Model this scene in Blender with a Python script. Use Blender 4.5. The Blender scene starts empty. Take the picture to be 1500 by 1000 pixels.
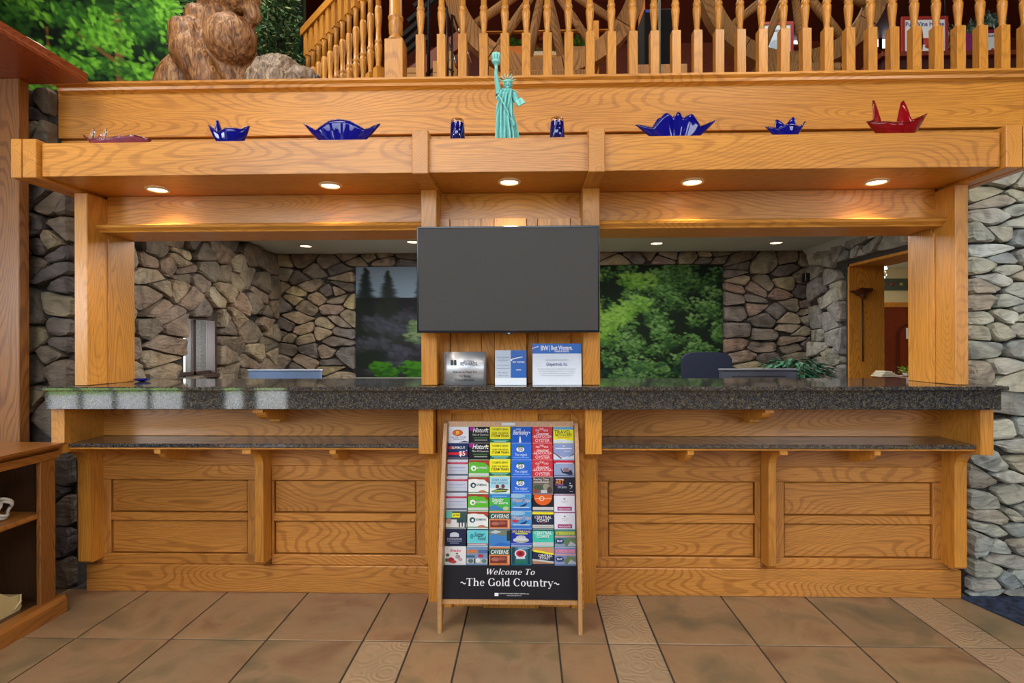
import bpy, bmesh, math, random
import numpy as np
from mathutils import Vector, Matrix, noise
R = random.Random(7)
D = bpy.data; SC = bpy.context.scene; COL = SC.collection
PI = math.pi
# ------------------------------------------------------------------ camera
F = 790.0; CX = 754.6; CY = 501.5; H = 1.35
YAW = math.atan(19.4 / F); ROLL = 0.0027
cam_d = D.cameras.new('camera'); cam = D.objects.new('camera', cam_d); COL.objects.link(cam)
cam_d.sensor_width = 36; cam_d.lens = 36 * F / 1500
cam_d.shift_x = -(CX - 750) / 1500; cam_d.shift_y = (CY - 500) / 1500
cam_d.clip_start = .05; cam_d.clip_end = 100
RM = Matrix.Rotation(YAW, 3, 'Z') @ Matrix.Rotation(PI / 2, 3, 'X') @ Matrix.Rotation(-ROLL, 3, 'Z')
cam.matrix_world = Matrix.Translation((0, 0, H)) @ RM.to_4x4()
SC.camera = cam
def ray(px, py): return RM @ Vector(((px - CX) / F, -(py - CY) / F, -1))
def P(px, py, Y): d = ray(px, py); t = Y / d.y; return Vector((d.x * t, Y, H + d.z * t))
def Q(px, py, Z): d = ray(px, py); t = (Z - H) / d.z; return Vector((d.x * t, d.y * t, Z))
def S(px, py, X): d = ray(px, py); t = X / d.x; return Vector((X, d.y * t, H + d.z * t))
# ------------------------------------------------------------------ view, sky, large lights
vs = SC.view_settings; vs.view_transform = 'Standard'; vs.look = 'None'; vs.gamma = 1; vs.use_curve_mapping = False
vs.exposure = 0.12
W = D.worlds.new('sky'); SC.world = W; W.use_nodes = True
nt = W.node_tree; nt.nodes.clear()
_o = nt.nodes.new('ShaderNodeOutputWorld'); _b = nt.nodes.new('ShaderNodeBackground'); _s = nt.nodes.new('ShaderNodeTexSky')
_s.sky_type = 'NISHITA'; _s.sun_disc = False; _s.sun_elevation = math.radians(45); _s.sun_rotation = math.radians(60)
nt.links.new(_s.outputs[0], _b.inputs[0]); nt.links.new(_b.outputs[0], _o.inputs[0]); _b.inputs[1].default_value = .6
def area(name, loc, aim, sx, sy, power, color):
    l = D.lights.new(name, 'AREA'); l.shape = 'RECTANGLE'; l.size = sx; l.size_y = sy; l.energy = power; l.color = color
    o = D.objects.new(name, l); COL.objects.link(o); o.location = loc
    o.rotation_euler = (Vector(aim) - Vector(loc)).to_track_quat('-Z', 'Y').to_euler(); return o
_sn = D.lights.new('sun', 'SUN'); _sn.energy = 12; _sn.angle = .01; _sn.color = (1, .95, .86)
_so = D.objects.new('sun', _sn); COL.objects.link(_so); _so.rotation_euler = Vector((-.25, -.8, -1.5)).to_track_quat('-Z', 'Y').to_euler()
DAY = (.88, .94, 1.0); WARM = (1.0, .9, .76)
area('window_daylight', (-6.3, -2.7, 1.95), (-2.0, 3, 1.2), 2.0, 1.0, 110, DAY)
area('window_daylight', (-1.5, -2.7, 3.4), (-.5, 3, 1.2), 5.0, 2.0, 145, DAY)  # lamp added together with the unseen high rear window
area('window_daylight', (4.0, -2.7, 2.0), (1.0, 3, 1.0), 3.0, 1.4, 120, DAY)  # added fill in front of blank rear wall, no window there
area('lobby_ceiling_light', (-2.2, .2, 4.85), (-2.2, .8, 0), 1.6, 1.6, 85, WARM)  # both lobby lamps are added overhead fill without fixtures
area('lobby_ceiling_light', (2.2, .2, 4.85), (2.2, .8, 0), 1.6, 1.6, 85, WARM)
area('mezzanine_light', (-2.2, 3.0, 4.9), (-2.3, 3.8, 2.9), 1.4, .6, 40, (1, .92, .8))  # the two mezzanine lamps are added fill, no fixture up there
area('mezzanine_light', (1.0, 4.2, 4.9), (1.0, 4.6, 2.7), 3.5, .8, 55, WARM)
area('office_ceiling_panel', (0, 4.3, 2.33), (0, 4.3, 0), 4.2, 1.6, 100, (1, .96, .9))  # added fill below the office ceiling, beside the modelled downlights
area('office_window_daylight', (-3.2, 4.57, 1.32), (0, 4.8, 1.2), .4, .4, 12, DAY)
area('hallway_light', (4.3, 6.6, 2.38), (4.5, 6.8, 0), .8, .8, 28, WARM)
# ------------------------------------------------------------------ materials
def node_mat(name):
    m = D.materials.new(name); m.use_nodes = True; n = m.node_tree; b = n.nodes['Principled BSDF']; return m, n, b
def NN(n, t, **k):
    x = n.nodes.new(t)
    for a, v in k.items():
        if a.startswith('i_'):
            x.inputs[int(a[2:]) if a[2:].isdigit() else a[2:]].default_value = v
        else: setattr(x, a, v)
    return x
def ramp(n, pts):
    r = n.nodes.new('ShaderNodeValToRGB'); e = r.color_ramp.elements
    while len(e) < len(pts): e.new(.5)
    for k, (p, c) in enumerate(pts): e[k].position = p; e[k].color = (*c, 1)
    return r
def lin(r, g, b):
    f = lambda c: (c / 255 / 12.92) if c / 255 <= .04045 else ((c / 255 + .055) / 1.055) ** 2.4
    return (f(r), f(g), f(b))
_pc = {}
def plain(c, rough=.5, metal=0, name=None, emis=0):
    k = (tuple(c), rough, metal, emis)
    if k in _pc: return _pc[k]
    m, n, b = node_mat(name or 'colour'); col = lin(*c)
    nz = NN(n, 'ShaderNodeTexNoise'); nz.inputs['Scale'].default_value = 40
    tc = NN(n, 'ShaderNodeTexCoord'); n.links.new(tc.outputs['Object'], nz.inputs['Vector'])
    mx = NN(n, 'ShaderNodeMixRGB', blend_type='MULTIPLY'); mx.inputs[0].default_value = .1
    mx.inputs[1].default_value = (*col, 1); n.links.new(nz.outputs['Fac'], mx.inputs[2])
    n.links.new(mx.outputs[0], b.inputs['Base Color'])
    b.inputs['Roughness'].default_value = rough; b.inputs['Metallic'].default_value = metal
    if emis:
        b.inputs['Emission Color'].default_value = (*col, 1); b.inputs['Emission Strength'].default_value = emis
    _pc[k] = m; return m
def oak(axis, light=(208, 143, 54), mid=(192, 127, 44), dark=(140, 82, 24), rough=.4, contrast=.62, coat=.18):
    m, n, b = node_mat('oak_grain_' + axis); L = n.links.new
    tc = NN(n, 'ShaderNodeTexCoord'); oi = NN(n, 'ShaderNodeObjectInfo')
    off = NN(n, 'ShaderNodeVectorMath', operation='SCALE'); off.inputs[0].default_value = (13.1, 7.7, 9.3); L(oi.outputs['Random'], off.inputs['Scale'])
    ad = NN(n, 'ShaderNodeVectorMath', operation='ADD'); L(tc.outputs['Object'], ad.inputs[0]); L(off.outputs[0], ad.inputs[1])
    def mapped(g, c):
        mp = NN(n, 'ShaderNodeMapping'); s = [c, c, c]; s['xyz'.index(axis)] = g; mp.inputs['Scale'].default_value = s
        L(ad.outputs[0], mp.inputs['Vector']); return mp.outputs[0]
    n1 = NN(n, 'ShaderNodeTexNoise'); n1.inputs['Scale'].default_value = 1; n1.inputs['Detail'].default_value = 1.2; n1.inputs['Roughness'].default_value = .4
    L(mapped(.75, 3.6), n1.inputs['Vector'])
    n1b = NN(n, 'ShaderNodeTexNoise'); n1b.inputs['Scale'].default_value = 1; n1b.inputs['Detail'].default_value = 3; L(mapped(5, 22), n1b.inputs['Vector'])
    a = NN(n, 'ShaderNodeMath', operation='MULTIPLY_ADD'); a.inputs[1].default_value = 330; L(n1.outputs['Fac'], a.inputs[0])
    a2 = NN(n, 'ShaderNodeMath', operation='MULTIPLY'); a2.inputs[1].default_value = 4.5; L(n1b.outputs['Fac'], a2.inputs[0]); L(a2.outputs[0], a.inputs[2])
    s = NN(n, 'ShaderNodeMath', operation='SINE'); L(a.outputs[0], s.inputs[0])
    s2 = NN(n, 'ShaderNodeMath', operation='MULTIPLY_ADD'); s2.inputs[1].default_value = .5; s2.inputs[2].default_value = .5; L(s.outputs[0], s2.inputs[0])
    r = ramp(n, [(0, [a * .62 * contrast + b2 * (1 - .62 * contrast) for a, b2 in zip(lin(*dark), lin(*light))]), (.14, lin(*mid) if contrast > .6 else [a * .5 + b2 * .5 for a, b2 in zip(lin(*mid), lin(*light))]), (.36, lin(*light)), (1, lin(*light))])
    L(s2.outputs[0], r.inputs[0])
    n2 = NN(n, 'ShaderNodeTexNoise'); n2.inputs['Scale'].default_value = 1; n2.inputs['Detail'].default_value = 2; L(mapped(9, 330), n2.inputs['Vector'])
    r2 = ramp(n, [(.38, (.55, .5, .45)), (.55, (1, 1, 1))]); L(n2.outputs['Fac'], r2.inputs[0])
    mx = NN(n, 'ShaderNodeMixRGB', blend_type='MULTIPLY'); mx.inputs[0].default_value = .5; L(r.outputs[0], mx.inputs[1]); L(r2.outputs[0], mx.inputs[2])
    n3 = NN(n, 'ShaderNodeTexNoise'); n3.inputs['Scale'].default_value = 1; L(mapped(.7, 2.2), n3.inputs['Vector'])
    r3 = ramp(n, [(.3, (.8, .76, .72)), (.7, (1.1, 1.08, 1.05))]); L(n3.outputs['Fac'], r3.inputs[0])
    mx2 = NN(n, 'ShaderNodeMixRGB', blend_type='MULTIPLY'); mx2.inputs[0].default_value = 1; L(mx.outputs[0], mx2.inputs[1]); L(r3.outputs[0], mx2.inputs[2])
    L(mx2.outputs[0], b.inputs['Base Color'])
    b.inputs['Roughness'].default_value = rough; b.inputs['Coat Weight'].default_value = coat; b.inputs['Coat Roughness'].default_value = .18
    bp = NN(n, 'ShaderNodeBump'); bp.inputs['Strength'].default_value = .08; bp.inputs['Distance'].default_value = .001; L(n2.outputs['Fac'], bp.inputs['Height']); L(bp.outputs[0], b.inputs['Normal'])
    return m
OX, OY, OZ = oak('x'), oak('y'), oak('z')
OXS = oak('x', contrast=.5); OZS = oak('z', contrast=.45); OYS = oak('y', contrast=.5)
PAN = oak('x', light=(198, 136, 62), mid=(178, 116, 48), dark=(118, 68, 26)); PANZ = oak('z', light=(198, 136, 62), mid=(178, 116, 50), dark=(126, 74, 32), contrast=.6)
RED = oak('y', light=(150, 76, 36), mid=(128, 58, 24), dark=(84, 34, 14)); REDX = oak('x', light=(120, 50, 22), mid=(100, 40, 18), dark=(60, 24, 10), coat=.1)
BIRCH = oak('z', light=(196, 150, 98), mid=(180, 134, 84), dark=(150, 104, 62), contrast=.3)
HONZ = oak('z', light=(150, 98, 44), mid=(130, 80, 34), dark=(90, 50, 18), contrast=.8); HONY = oak('y', light=(176, 116, 52), mid=(150, 94, 38), dark=(96, 56, 20), contrast=.5)
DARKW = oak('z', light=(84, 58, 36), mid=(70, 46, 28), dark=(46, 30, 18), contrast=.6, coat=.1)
LOG = oak('x', light=(128, 92, 58), mid=(104, 72, 44), dark=(56, 38, 24), rough=.7, coat=0)
DOORM = oak('z', light=(122, 48, 18), mid=(104, 38, 14), dark=(74, 26, 10), contrast=.4)
def stone_mat(name, cols, bump=.6, gain=1.0, scale=7):
    m, n, b = node_mat(name); L = n.links.new
    tc = NN(n, 'ShaderNodeTexCoord'); oi = NN(n, 'ShaderNodeObjectInfo')
    r = ramp(n, [((k + .0) / len(cols), lin(*c)) for k, c in enumerate(cols)]); L(oi.outputs['Random'], r.inputs[0])
    n1 = NN(n, 'ShaderNodeTexNoise'); n1.inputs['Scale'].default_value = scale; n1.inputs['Detail'].default_value = 7; n1.inputs['Distortion'].default_value = 1.2; L(tc.outputs['Object'], n1.inputs['Vector'])
    r1 = ramp(n, [(.3, (.42, .4, .38)), (.5, (.95, .94, .92)), (.72, (1.35, 1.32, 1.25))]); L(n1.outputs['Fac'], r1.inputs[0])
    mx = NN(n, 'ShaderNodeMixRGB', blend_type='MULTIPLY'); mx.inputs[0].default_value = .85; L(r.outputs[0], mx.inputs[1]); L(r1.outputs[0], mx.inputs[2])
    n2 = NN(n, 'ShaderNodeTexNoise'); n2.inputs['Scale'].default_value = 2.7; L(tc.outputs['Object'], n2.inputs['Vector'])
    r2 = ramp(n, [(.4, (1, 1, 1)), (.62, (1.0, .84, .66))]); L(n2.outputs['Fac'], r2.inputs[0])
    mx2 = NN(n, 'ShaderNodeMixRGB', blend_type='MULTIPLY'); mx2.inputs[0].default_value = .6; L(mx.outputs[0], mx2.inputs[1]); L(r2.outputs[0], mx2.inputs[2])
    L(mx2.outputs[0], b.inputs['Base Color']); b.inputs['Roughness'].default_value = .75
    mp = NN(n, 'ShaderNodeMapping'); mp.inputs['Scale'].default_value = (9, 9, 22); L(tc.outputs['Object'], mp.inputs['Vector'])
    n3 = NN(n, 'ShaderNodeTexNoise'); n3.inputs['Scale'].default_value = 1; n3.inputs['Detail'].default_value = 8; n3.inputs['Distortion'].default_value = .8; L(mp.outputs[0], n3.inputs['Vector'])
    bp = NN(n, 'ShaderNodeBump'); bp.inputs['Strength'].default_value = bump; bp.inputs['Distance'].default_value = .05; L(n3.outputs['Fac'], bp.inputs['Height']); L(bp.outputs[0], b.inputs['Normal'])
    return m
ST_R = stone_mat('stone_grey', [(176, 184, 176), (152, 162, 160), (188, 194, 182), (138, 148, 152), (168, 172, 158), (156, 154, 146), (184, 192, 190)])
ST_L = stone_mat('stone_brown_grey', [(118, 104, 86), (96, 86, 76), (128, 118, 92), (88, 82, 80), (108, 98, 84), (78, 72, 70)])
ST_OL = stone_mat('stone_office_left', [(150, 138, 118), (122, 112, 98), (160, 150, 128), (98, 92, 86), (136, 118, 104), (110, 102, 92)])
ST_OB = stone_mat('stone_office_back', [(146, 138, 112), (104, 98, 94), (160, 152, 122), (120, 104, 100), (132, 128, 116), (150, 138, 122), (96, 92, 92)])
ST_OR = stone_mat('stone_office_right', [(158, 160, 160), (136, 138, 140), (176, 178, 172), (120, 122, 126), (160, 162, 150), (142, 142, 146)])
def mortar_mat():
    m, n, b = node_mat('mortar'); L = n.links.new
    tc = NN(n, 'ShaderNodeTexCoord'); n1 = NN(n, 'ShaderNodeTexNoise'); n1.inputs['Scale'].default_value = 60; L(tc.outputs['Object'], n1.inputs['Vector'])
    r = ramp(n, [(.3, lin(38, 35, 32)), (.7, lin(66, 62, 56))]); L(n1.outputs['Fac'], r.inputs[0]); L(r.outputs[0], b.inputs['Base Color'])
    b.inputs['Roughness'].default_value = .95; return m
MORT = mortar_mat()
def granite():
    m, n, b = node_mat('polished_granite'); L = n.links.new
    tc = NN(n, 'ShaderNodeTexCoord')
    v = NN(n, 'ShaderNodeTexVoronoi'); v.inputs['Scale'].default_value = 230; L(tc.outputs['Object'], v.inputs['Vector'])
    sp = NN(n, 'ShaderNodeSeparateColor'); L(v.outputs['Color'], sp.inputs[0])
    r = ramp(n, [(0, lin(40, 44, 50)), (.35, lin(64, 70, 74)), (.62, lin(98, 92, 72)), (.78, lin(76, 84, 92)), (.93, lin(112, 104, 84))]); r.color_ramp.interpolation = 'CONSTANT'
    L(sp.outputs[0], r.inputs[0])
    n1 = NN(n, 'ShaderNodeTexNoise'); n1.inputs['Scale'].default_value = 55; n1.inputs['Detail'].default_value = 4; L(tc.outputs['Object'], n1.inputs['Vector'])
    r1 = ramp(n, [(.35, (.45, .45, .5)), (.65, (1.15, 1.1, 1))]); L(n1.outputs['Fac'], r1.inputs[0])
    mx = NN(n, 'ShaderNodeMixRGB', blend_type='MULTIPLY'); mx.inputs[0].default_value = 1; L(r.outputs[0], mx.inputs[1]); L(r1.outputs[0], mx.inputs[2])
    L(mx.outputs[0], b.inputs['Base Color']); b.inputs['Roughness'].default_value = .05; b.inputs['IOR'].default_value = 2.2; return m
GRAN = granite()
def tile_mat(relief=False):
    m, n, b = node_mat('slate_tile' + ('_relief' if relief else '')); L = n.links.new
    tc = NN(n, 'ShaderNodeTexCoord'); oi = NN(n, 'ShaderNodeObjectInfo')
    ad = NN(n, 'ShaderNodeVectorMath', operation='ADD'); sc = NN(n, 'ShaderNodeVectorMath', operation='SCALE'); sc.inputs[0].default_value = (17, 5, 9); L(oi.outputs['Random'], sc.inputs['Scale']); L(tc.outputs['Object'], ad.inputs[0]); L(sc.outputs[0], ad.inputs[1])
    n1 = NN(n, 'ShaderNodeTexNoise'); n1.inputs['Scale'].default_value = 3.6; n1.inputs['Detail'].default_value = 5; n1.inputs['Distortion'].default_value = .6; L(ad.outputs[0], n1.inputs['Vector'])
    r = ramp(n, [(.28, lin(112, 104, 84)), (.43, lin(142, 120, 90)), (.5, lin(156, 130, 100)), (.58, lin(154, 124, 94)), (.7, lin(132, 102, 78))]); 
    if relief: r = ramp(n, [(.3, lin(160, 138, 112)), (.7, lin(176, 150, 122))])
    L(n1.outputs['Fac'], r.inputs[0])
    hue = NN(n, 'ShaderNodeMixRGB', blend_type='MULTIPLY'); hue.inputs[0].default_value = .7
    rr = ramp(n, [(0, (.80, .86, .78)), (.3, (1.08, .98, .88)), (.5, (.98, .87, .80)), (.75, (.80, .82, .80)), (1, (1.1, 1, .92))]); L(oi.outputs['Random'], rr.inputs[0]); L(r.outputs[0], hue.inputs[1]); L(rr.outputs[0], hue.inputs[2])
    # thin slate clefts
    n2 = NN(n, 'ShaderNodeTexNoise'); n2.inputs['Scale'].default_value = 3.4; n2.inputs['Detail'].default_value = 6; n2.inputs['Distortion'].default_value = 1.5; L(ad.outputs[0], n2.inputs['Vector'])
    sn = NN(n, 'ShaderNodeMath', operation='MULTIPLY'); sn.inputs[1].default_value = 9; L(n2.outputs['Fac'], sn.inputs[0])
    fr = NN(n, 'ShaderNodeMath', operation='FRACT'); L(sn.outputs[0], fr.inputs[0])
    rc = ramp(n, [(0, (0, 0, 0)), (.04, (1, 1, 1)), (1, (.75, .75, .75))]); L(fr.outputs[0], rc.inputs[0])
    mk = NN(n, 'ShaderNodeMixRGB', blend_type='MULTIPLY'); mk.inputs[0].default_value = .22 if not relief else .05; L(hue.outputs[0], mk.inputs[1]); L(rc.outputs[0], mk.inputs[2])
    L(mk.outputs[0], b.inputs['Base Color']); b.inputs['Roughness'].default_value = .38
    bp = NN(n, 'ShaderNodeBump'); bp.inputs['Strength'].default_value = .35; bp.inputs['Distance'].default_value = .004
    if relief:
        v = NN(n, 'ShaderNodeTexVoronoi'); v.inputs['Scale'].default_value = 9; L(tc.outputs['Object'], v.inputs['Vector'])
        w = NN(n, 'ShaderNodeMath', operation='MULTIPLY'); w.inputs[1].default_value = 34; L(v.outputs['Distance'], w.inputs[0])
        s = NN(n, 'ShaderNodeMath', operation='SINE'); L(w.outputs[0], s.inputs[0]); L(s.outputs[0], bp.inputs['Height']); bp.inputs['Strength'].default_value = .3; bp.inputs['Distance'].default_value = .004
    else: L(rc.outputs[0], bp.inputs['Height'])
    L(bp.outputs[0], b.inputs['Normal']); return m
TILE, TILER = tile_mat(), tile_mat(True)
def glass(name, c, rough=.03, trans=.85, ior=1.45):
    m, n, b = node_mat(name); b.inputs['Base Color'].default_value = (*c, 1); b.inputs['Roughness'].default_value = rough
    b.inputs['Transmission Weight'].default_value = trans; b.inputs['IOR'].default_value = ior; return m
G_BLUE = glass('cobalt_glass', (.004, .006, .26), trans=.35); G_RED = glass('ruby_glass', (.36, .006, .012), trans=.55); G_CLEAR = glass('clear_glass', (.95, .97, 1), trans=1); G_MAUVE = glass('mauve_glass', (.42, .12, .2), trans=.6)
def pane_mat():
    m, n, b = node_mat('window_pane'); n.nodes.remove(b); o = n.nodes['Material Output']
    t = NN(n, 'ShaderNodeBsdfTransparent'); g = NN(n, 'ShaderNodeBsdfGlossy'); g.inputs['Roughness'].default_value = .02
    mx = NN(n, 'ShaderNodeMixShader'); mx.inputs[0].default_value = .08; n.links.new(t.outputs[0], mx.inputs[1]); n.links.new(g.outputs[0], mx.inputs[2]); n.links.new(mx.outputs[0], o.inputs[0]); return m
PANE = pane_mat()
WHITE = plain((226, 226, 222), .6); CEIL = plain((186, 192, 192), .85); CREAM = plain((222, 206, 160), .8); BLACK = plain((20, 20, 22), .35); DGREY = plain((60, 60, 62), .4)
STEEL = plain((214, 218, 224), .42, .75); IRON = plain((26, 26, 32), .35, .6); CHROME = plain((230, 220, 200), .12, 1.0); MATTE = plain((9, 9, 11), .95); CREAMR = plain((236, 206, 150), .4)
WALLP = plain((148, 132, 108), .85)
# ------------------------------------------------------------------ mesh building
class MB:
    def __init__(s): s.bm = bmesh.new(); s.mi = 0
    def _mark(s, faces, smooth=False):
        for f in faces: f.material_index = s.mi; f.smooth = smooth
    def box(s, x0, x1, y0, y1, z0, z1, bev=0.0015):
        if x0 > x1: x0, x1 = x1, x0
        if y0 > y1: y0, y1 = y1, y0
        if z0 > z1: z0, z1 = z1, z0
        b = min(bev, .3 * min(x1 - x0, y1 - y0, z1 - z0))
        V = s.bm.verts.new; F_ = s.bm.faces.new
        if b <= 0:
            v = [V((x, y, z)) for x in (x0, x1) for y in (y0, y1) for z in (z0, z1)]
            fs = [F_([v[i] for i in q]) for q in ((0, 1, 3, 2), (4, 6, 7, 5), (0, 4, 5, 1), (2, 3, 7, 6), (0, 2, 6, 4), (1, 5, 7, 3))]
            s._mark(fs); return s
        g = {}
        for i, x in enumerate((x0, x1)):
            for j, y in enumerate((y0, y1)):
                for k, z in enumerate((z0, z1)):
                    sx, sy, sz = (b if i == 0 else -b), (b if j == 0 else -b), (b if k == 0 else -b)
                    g[i, j, k] = (V((x, y + sy, z + sz)), V((x + sx, y, z + sz)), V((x + sx, y + sy, z)))
        fs = []
        for a, sg in ((0, 1), (1, 1), (2, 1)):
            for e in (0, 1):
                o = [q for q in (0, 1, 2) if q != a]; lp = []
                for p, q in ((0, 0), (1, 0), (1, 1), (0, 1)):
                    key = [0, 0, 0]; key[a] = e; key[o[0]] = p; key[o[1]] = q; lp.append(g[tuple(key)][a])
                fs.append(F_(lp))
        for a in range(3):   # edge chamfers along axis a
            o = [q for q in (0, 1, 2) if q != a]
            for p in (0, 1):
                for q in (0, 1):
                    k0 = [0, 0, 0]; k0[o[0]] = p; k0[o[1]] = q; k1 = list(k0); k1[a] = 1; k0, k1 = tuple(k0), tuple(k1)
                    fs.append(F_([g[k0][o[0]], g[k0][o[1]], g[k1][o[1]], g[k1][o[0]]]))
        for k in g: fs.append(F_(list(g[k])))
        s._mark(fs); return s
    def prism(s, pts, axis, a0, a1, smooth=False):
        def v(p, a):
            c = [0, 0, 0]; o = [q for q in range(3) if q != axis]; c[axis] = a; c[o[0]] = p[0]; c[o[1]] = p[1]; return s.bm.verts.new(c)
        A = [v(p, a0) for p in pts]; B = [v(p, a1) for p in pts]; n = len(pts)
        fs = [s.bm.faces.new(A), s.bm.faces.new(list(reversed(B)))]; s._mark(fs)
        s._mark([s.bm.faces.new([A[i], A[(i + 1) % n], B[(i + 1) % n], B[i]]) for i in range(n)], smooth); return s
    def poly(s, pts): s._mark([s.bm.faces.new([s.bm.verts.new(p) for p in pts])]); return s
    def tube(s, path, rad, seg=8, caps=True, smooth=True):
        path = [Vector(p) for p in path]; rad = rad if isinstance(rad, (list, tuple)) else [rad] * len(path); rings = []
        for i, p in enumerate(path):
            t = (path[min(i + 1, len(path) - 1)] - path[max(i - 1, 0)]).normalized()
            up = Vector((0, 0, 1)) if abs(t.z) < .9 else Vector((1, 0, 0)); u = t.cross(up).normalized(); w = t.cross(u)
            rings.append([s.bm.verts.new(p + (u * math.cos(2 * PI * k / seg) + w * math.sin(2 * PI * k / seg)) * rad[i]) for k in range(seg)])
        fs = []
        for a, b in zip(rings, rings[1:]):
            for k in range(seg): fs.append(s.bm.faces.new([a[k], a[(k + 1) % seg], b[(k + 1) % seg], b[k]]))
        s._mark(fs, smooth)
        if caps: s._mark([s.bm.faces.new(rings[0]), s.bm.faces.new(rings[-1])])
        return s
    def lathe(s, prof, cx, cy, seg=20, z0=0, cap=True, smooth=True):
        rings = [[s.bm.verts.new((cx + r * math.cos(2 * PI * k / seg), cy + r * math.sin(2 * PI * k / seg), z0 + z)) for k in range(seg)] for r, z in prof]
        fs = []
        for a, b in zip(rings, rings[1:]):
            for k in range(seg): fs.append(s.bm.faces.new([a[k], a[(k + 1) % seg], b[(k + 1) % seg], b[k]]))
        s._mark(fs, smooth)
        if cap: s._mark([s.bm.faces.new(rings[0]), s.bm.faces.new(rings[-1])])
        return s
    def ball(s, c, r, rot=None, sub=3):
        m = Matrix.Translation(c) @ (rot.to_4x4() if rot else Matrix.Identity(4)) @ Matrix.Diagonal((*(r if isinstance(r, (tuple, list)) else (r, r, r)), 1))
        g = bmesh.ops.create_icosphere(s.bm, subdivisions=sub, radius=1, matrix=m)
        fs = set(f for v in g['verts'] for f in v.link_faces); s._mark(fs, True); return s
def thing(name, label, cat, loc, group=None, kind=None, rotz=0):
    o = D.objects.new(name, None); COL.objects.link(o); o.location = loc; o.rotation_euler = (0, 0, rotz); o.empty_display_size = .05
    tag(o, label, cat, group, kind); return o
def tag(o, label=None, cat=None, group=None, kind=None):
    if label: o['label'] = label
    if cat: o['category'] = cat
    if group: o['group'] = group
    if kind: o['kind'] = kind
    return o
def wloc(p):
    v = Vector((0, 0, 0))
    while p: v = v + p.location; p = p.parent
    return v
def obj(name, mb, mat, parent=None, local=False, origin=None):
    """link one mesh object; geometry given in world coordinates unless local"""
    bm = mb.bm if isinstance(mb, MB) else mb
    bmesh.ops.recalc_face_normals(bm, faces=bm.faces)
    if not local:
        base = wloc(parent)
        if parent is None:
            cs = [v.co for v in bm.verts]
            base = Vector(origin) if origin else Vector(((min(c.x for c in cs) + max(c.x for c in cs)) / 2, (min(c.y for c in cs) + max(c.y for c in cs)) / 2, min(c.z for c in cs)))
        bmesh.ops.translate(bm, verts=bm.verts, vec=-base)
    me = D.meshes.new(name); bm.to_mesh(me); bm.free()
    for m in (mat if isinstance(mat, (list, tuple)) else [mat]): me.materials.append(m)
    o = D.objects.new(name, me); COL.objects.link(o)
    if parent: o.parent = parent
    elif not local: o.location = base
    return o
def bx(name, x0, x1, y0, y1, z0, z1, mat, parent=None, bev=.002, **k):
    return obj(name, MB().box(x0, x1, y0, y1, z0, z1, bev), mat, parent, **k)
def copy_tree(o, parent=None):
    c = o.copy(); COL.objects.link(c)
    if parent: c.parent = parent
    for ch in list(o.children): copy_tree(ch, c)
    return c
_fc = {}
def text_bm(txt, size, mat_i=0, bm=None, M=None, align='CENTER', shear=0, bold=0.0, w=None, res=2):
    cu = D.curves.new('lettering', 'FONT'); cu.body = txt; cu.size = size; cu.align_x = align; cu.align_y = 'CENTER'; cu.shear = shear; cu.offset = bold * size; cu.resolution_u = res; cu.extrude = 0
    o = D.objects.new('lettering', cu); COL.objects.link(o); dg = bpy.context.evaluated_depsgraph_get()
    me = D.meshes.new_from_object(o.evaluated_get(dg)); D.objects.remove(o); D.curves.remove(cu)
    if w and len(me.vertices):
        xs = [v.co.x for v in me.vertices]; k = w / max(max(xs) - min(xs), 1e-6)
        if k < 1:
            for v in me.vertices: v.co.x *= k
    if M is not None: me.transform(M)
    bm = bm or bmesh.new(); n0 = len(bm.faces); bm.from_mesh(me); D.meshes.remove(me); bm.faces.ensure_lookup_table()
    for f in bm.faces[n0:]: f.material_index = mat_i
    return bm
# ------------------------------------------------------------------ depth planes
YB = 2.90; YP = 2.81; YC = 2.65; YL = 2.67; YU = 2.60; YS = 2.425; YV = 2.78; YF = 2.95
ZL = .846; ZC = 1.139; ZCB = 1.027; ZSB = 2.118; ZST = 2.271; ZM = 2.72
MEZ = 2.70
def X(px, Y): return P(px, 500, Y).x
def Z(px, py, Y): return P(px, py, Y).z
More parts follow.
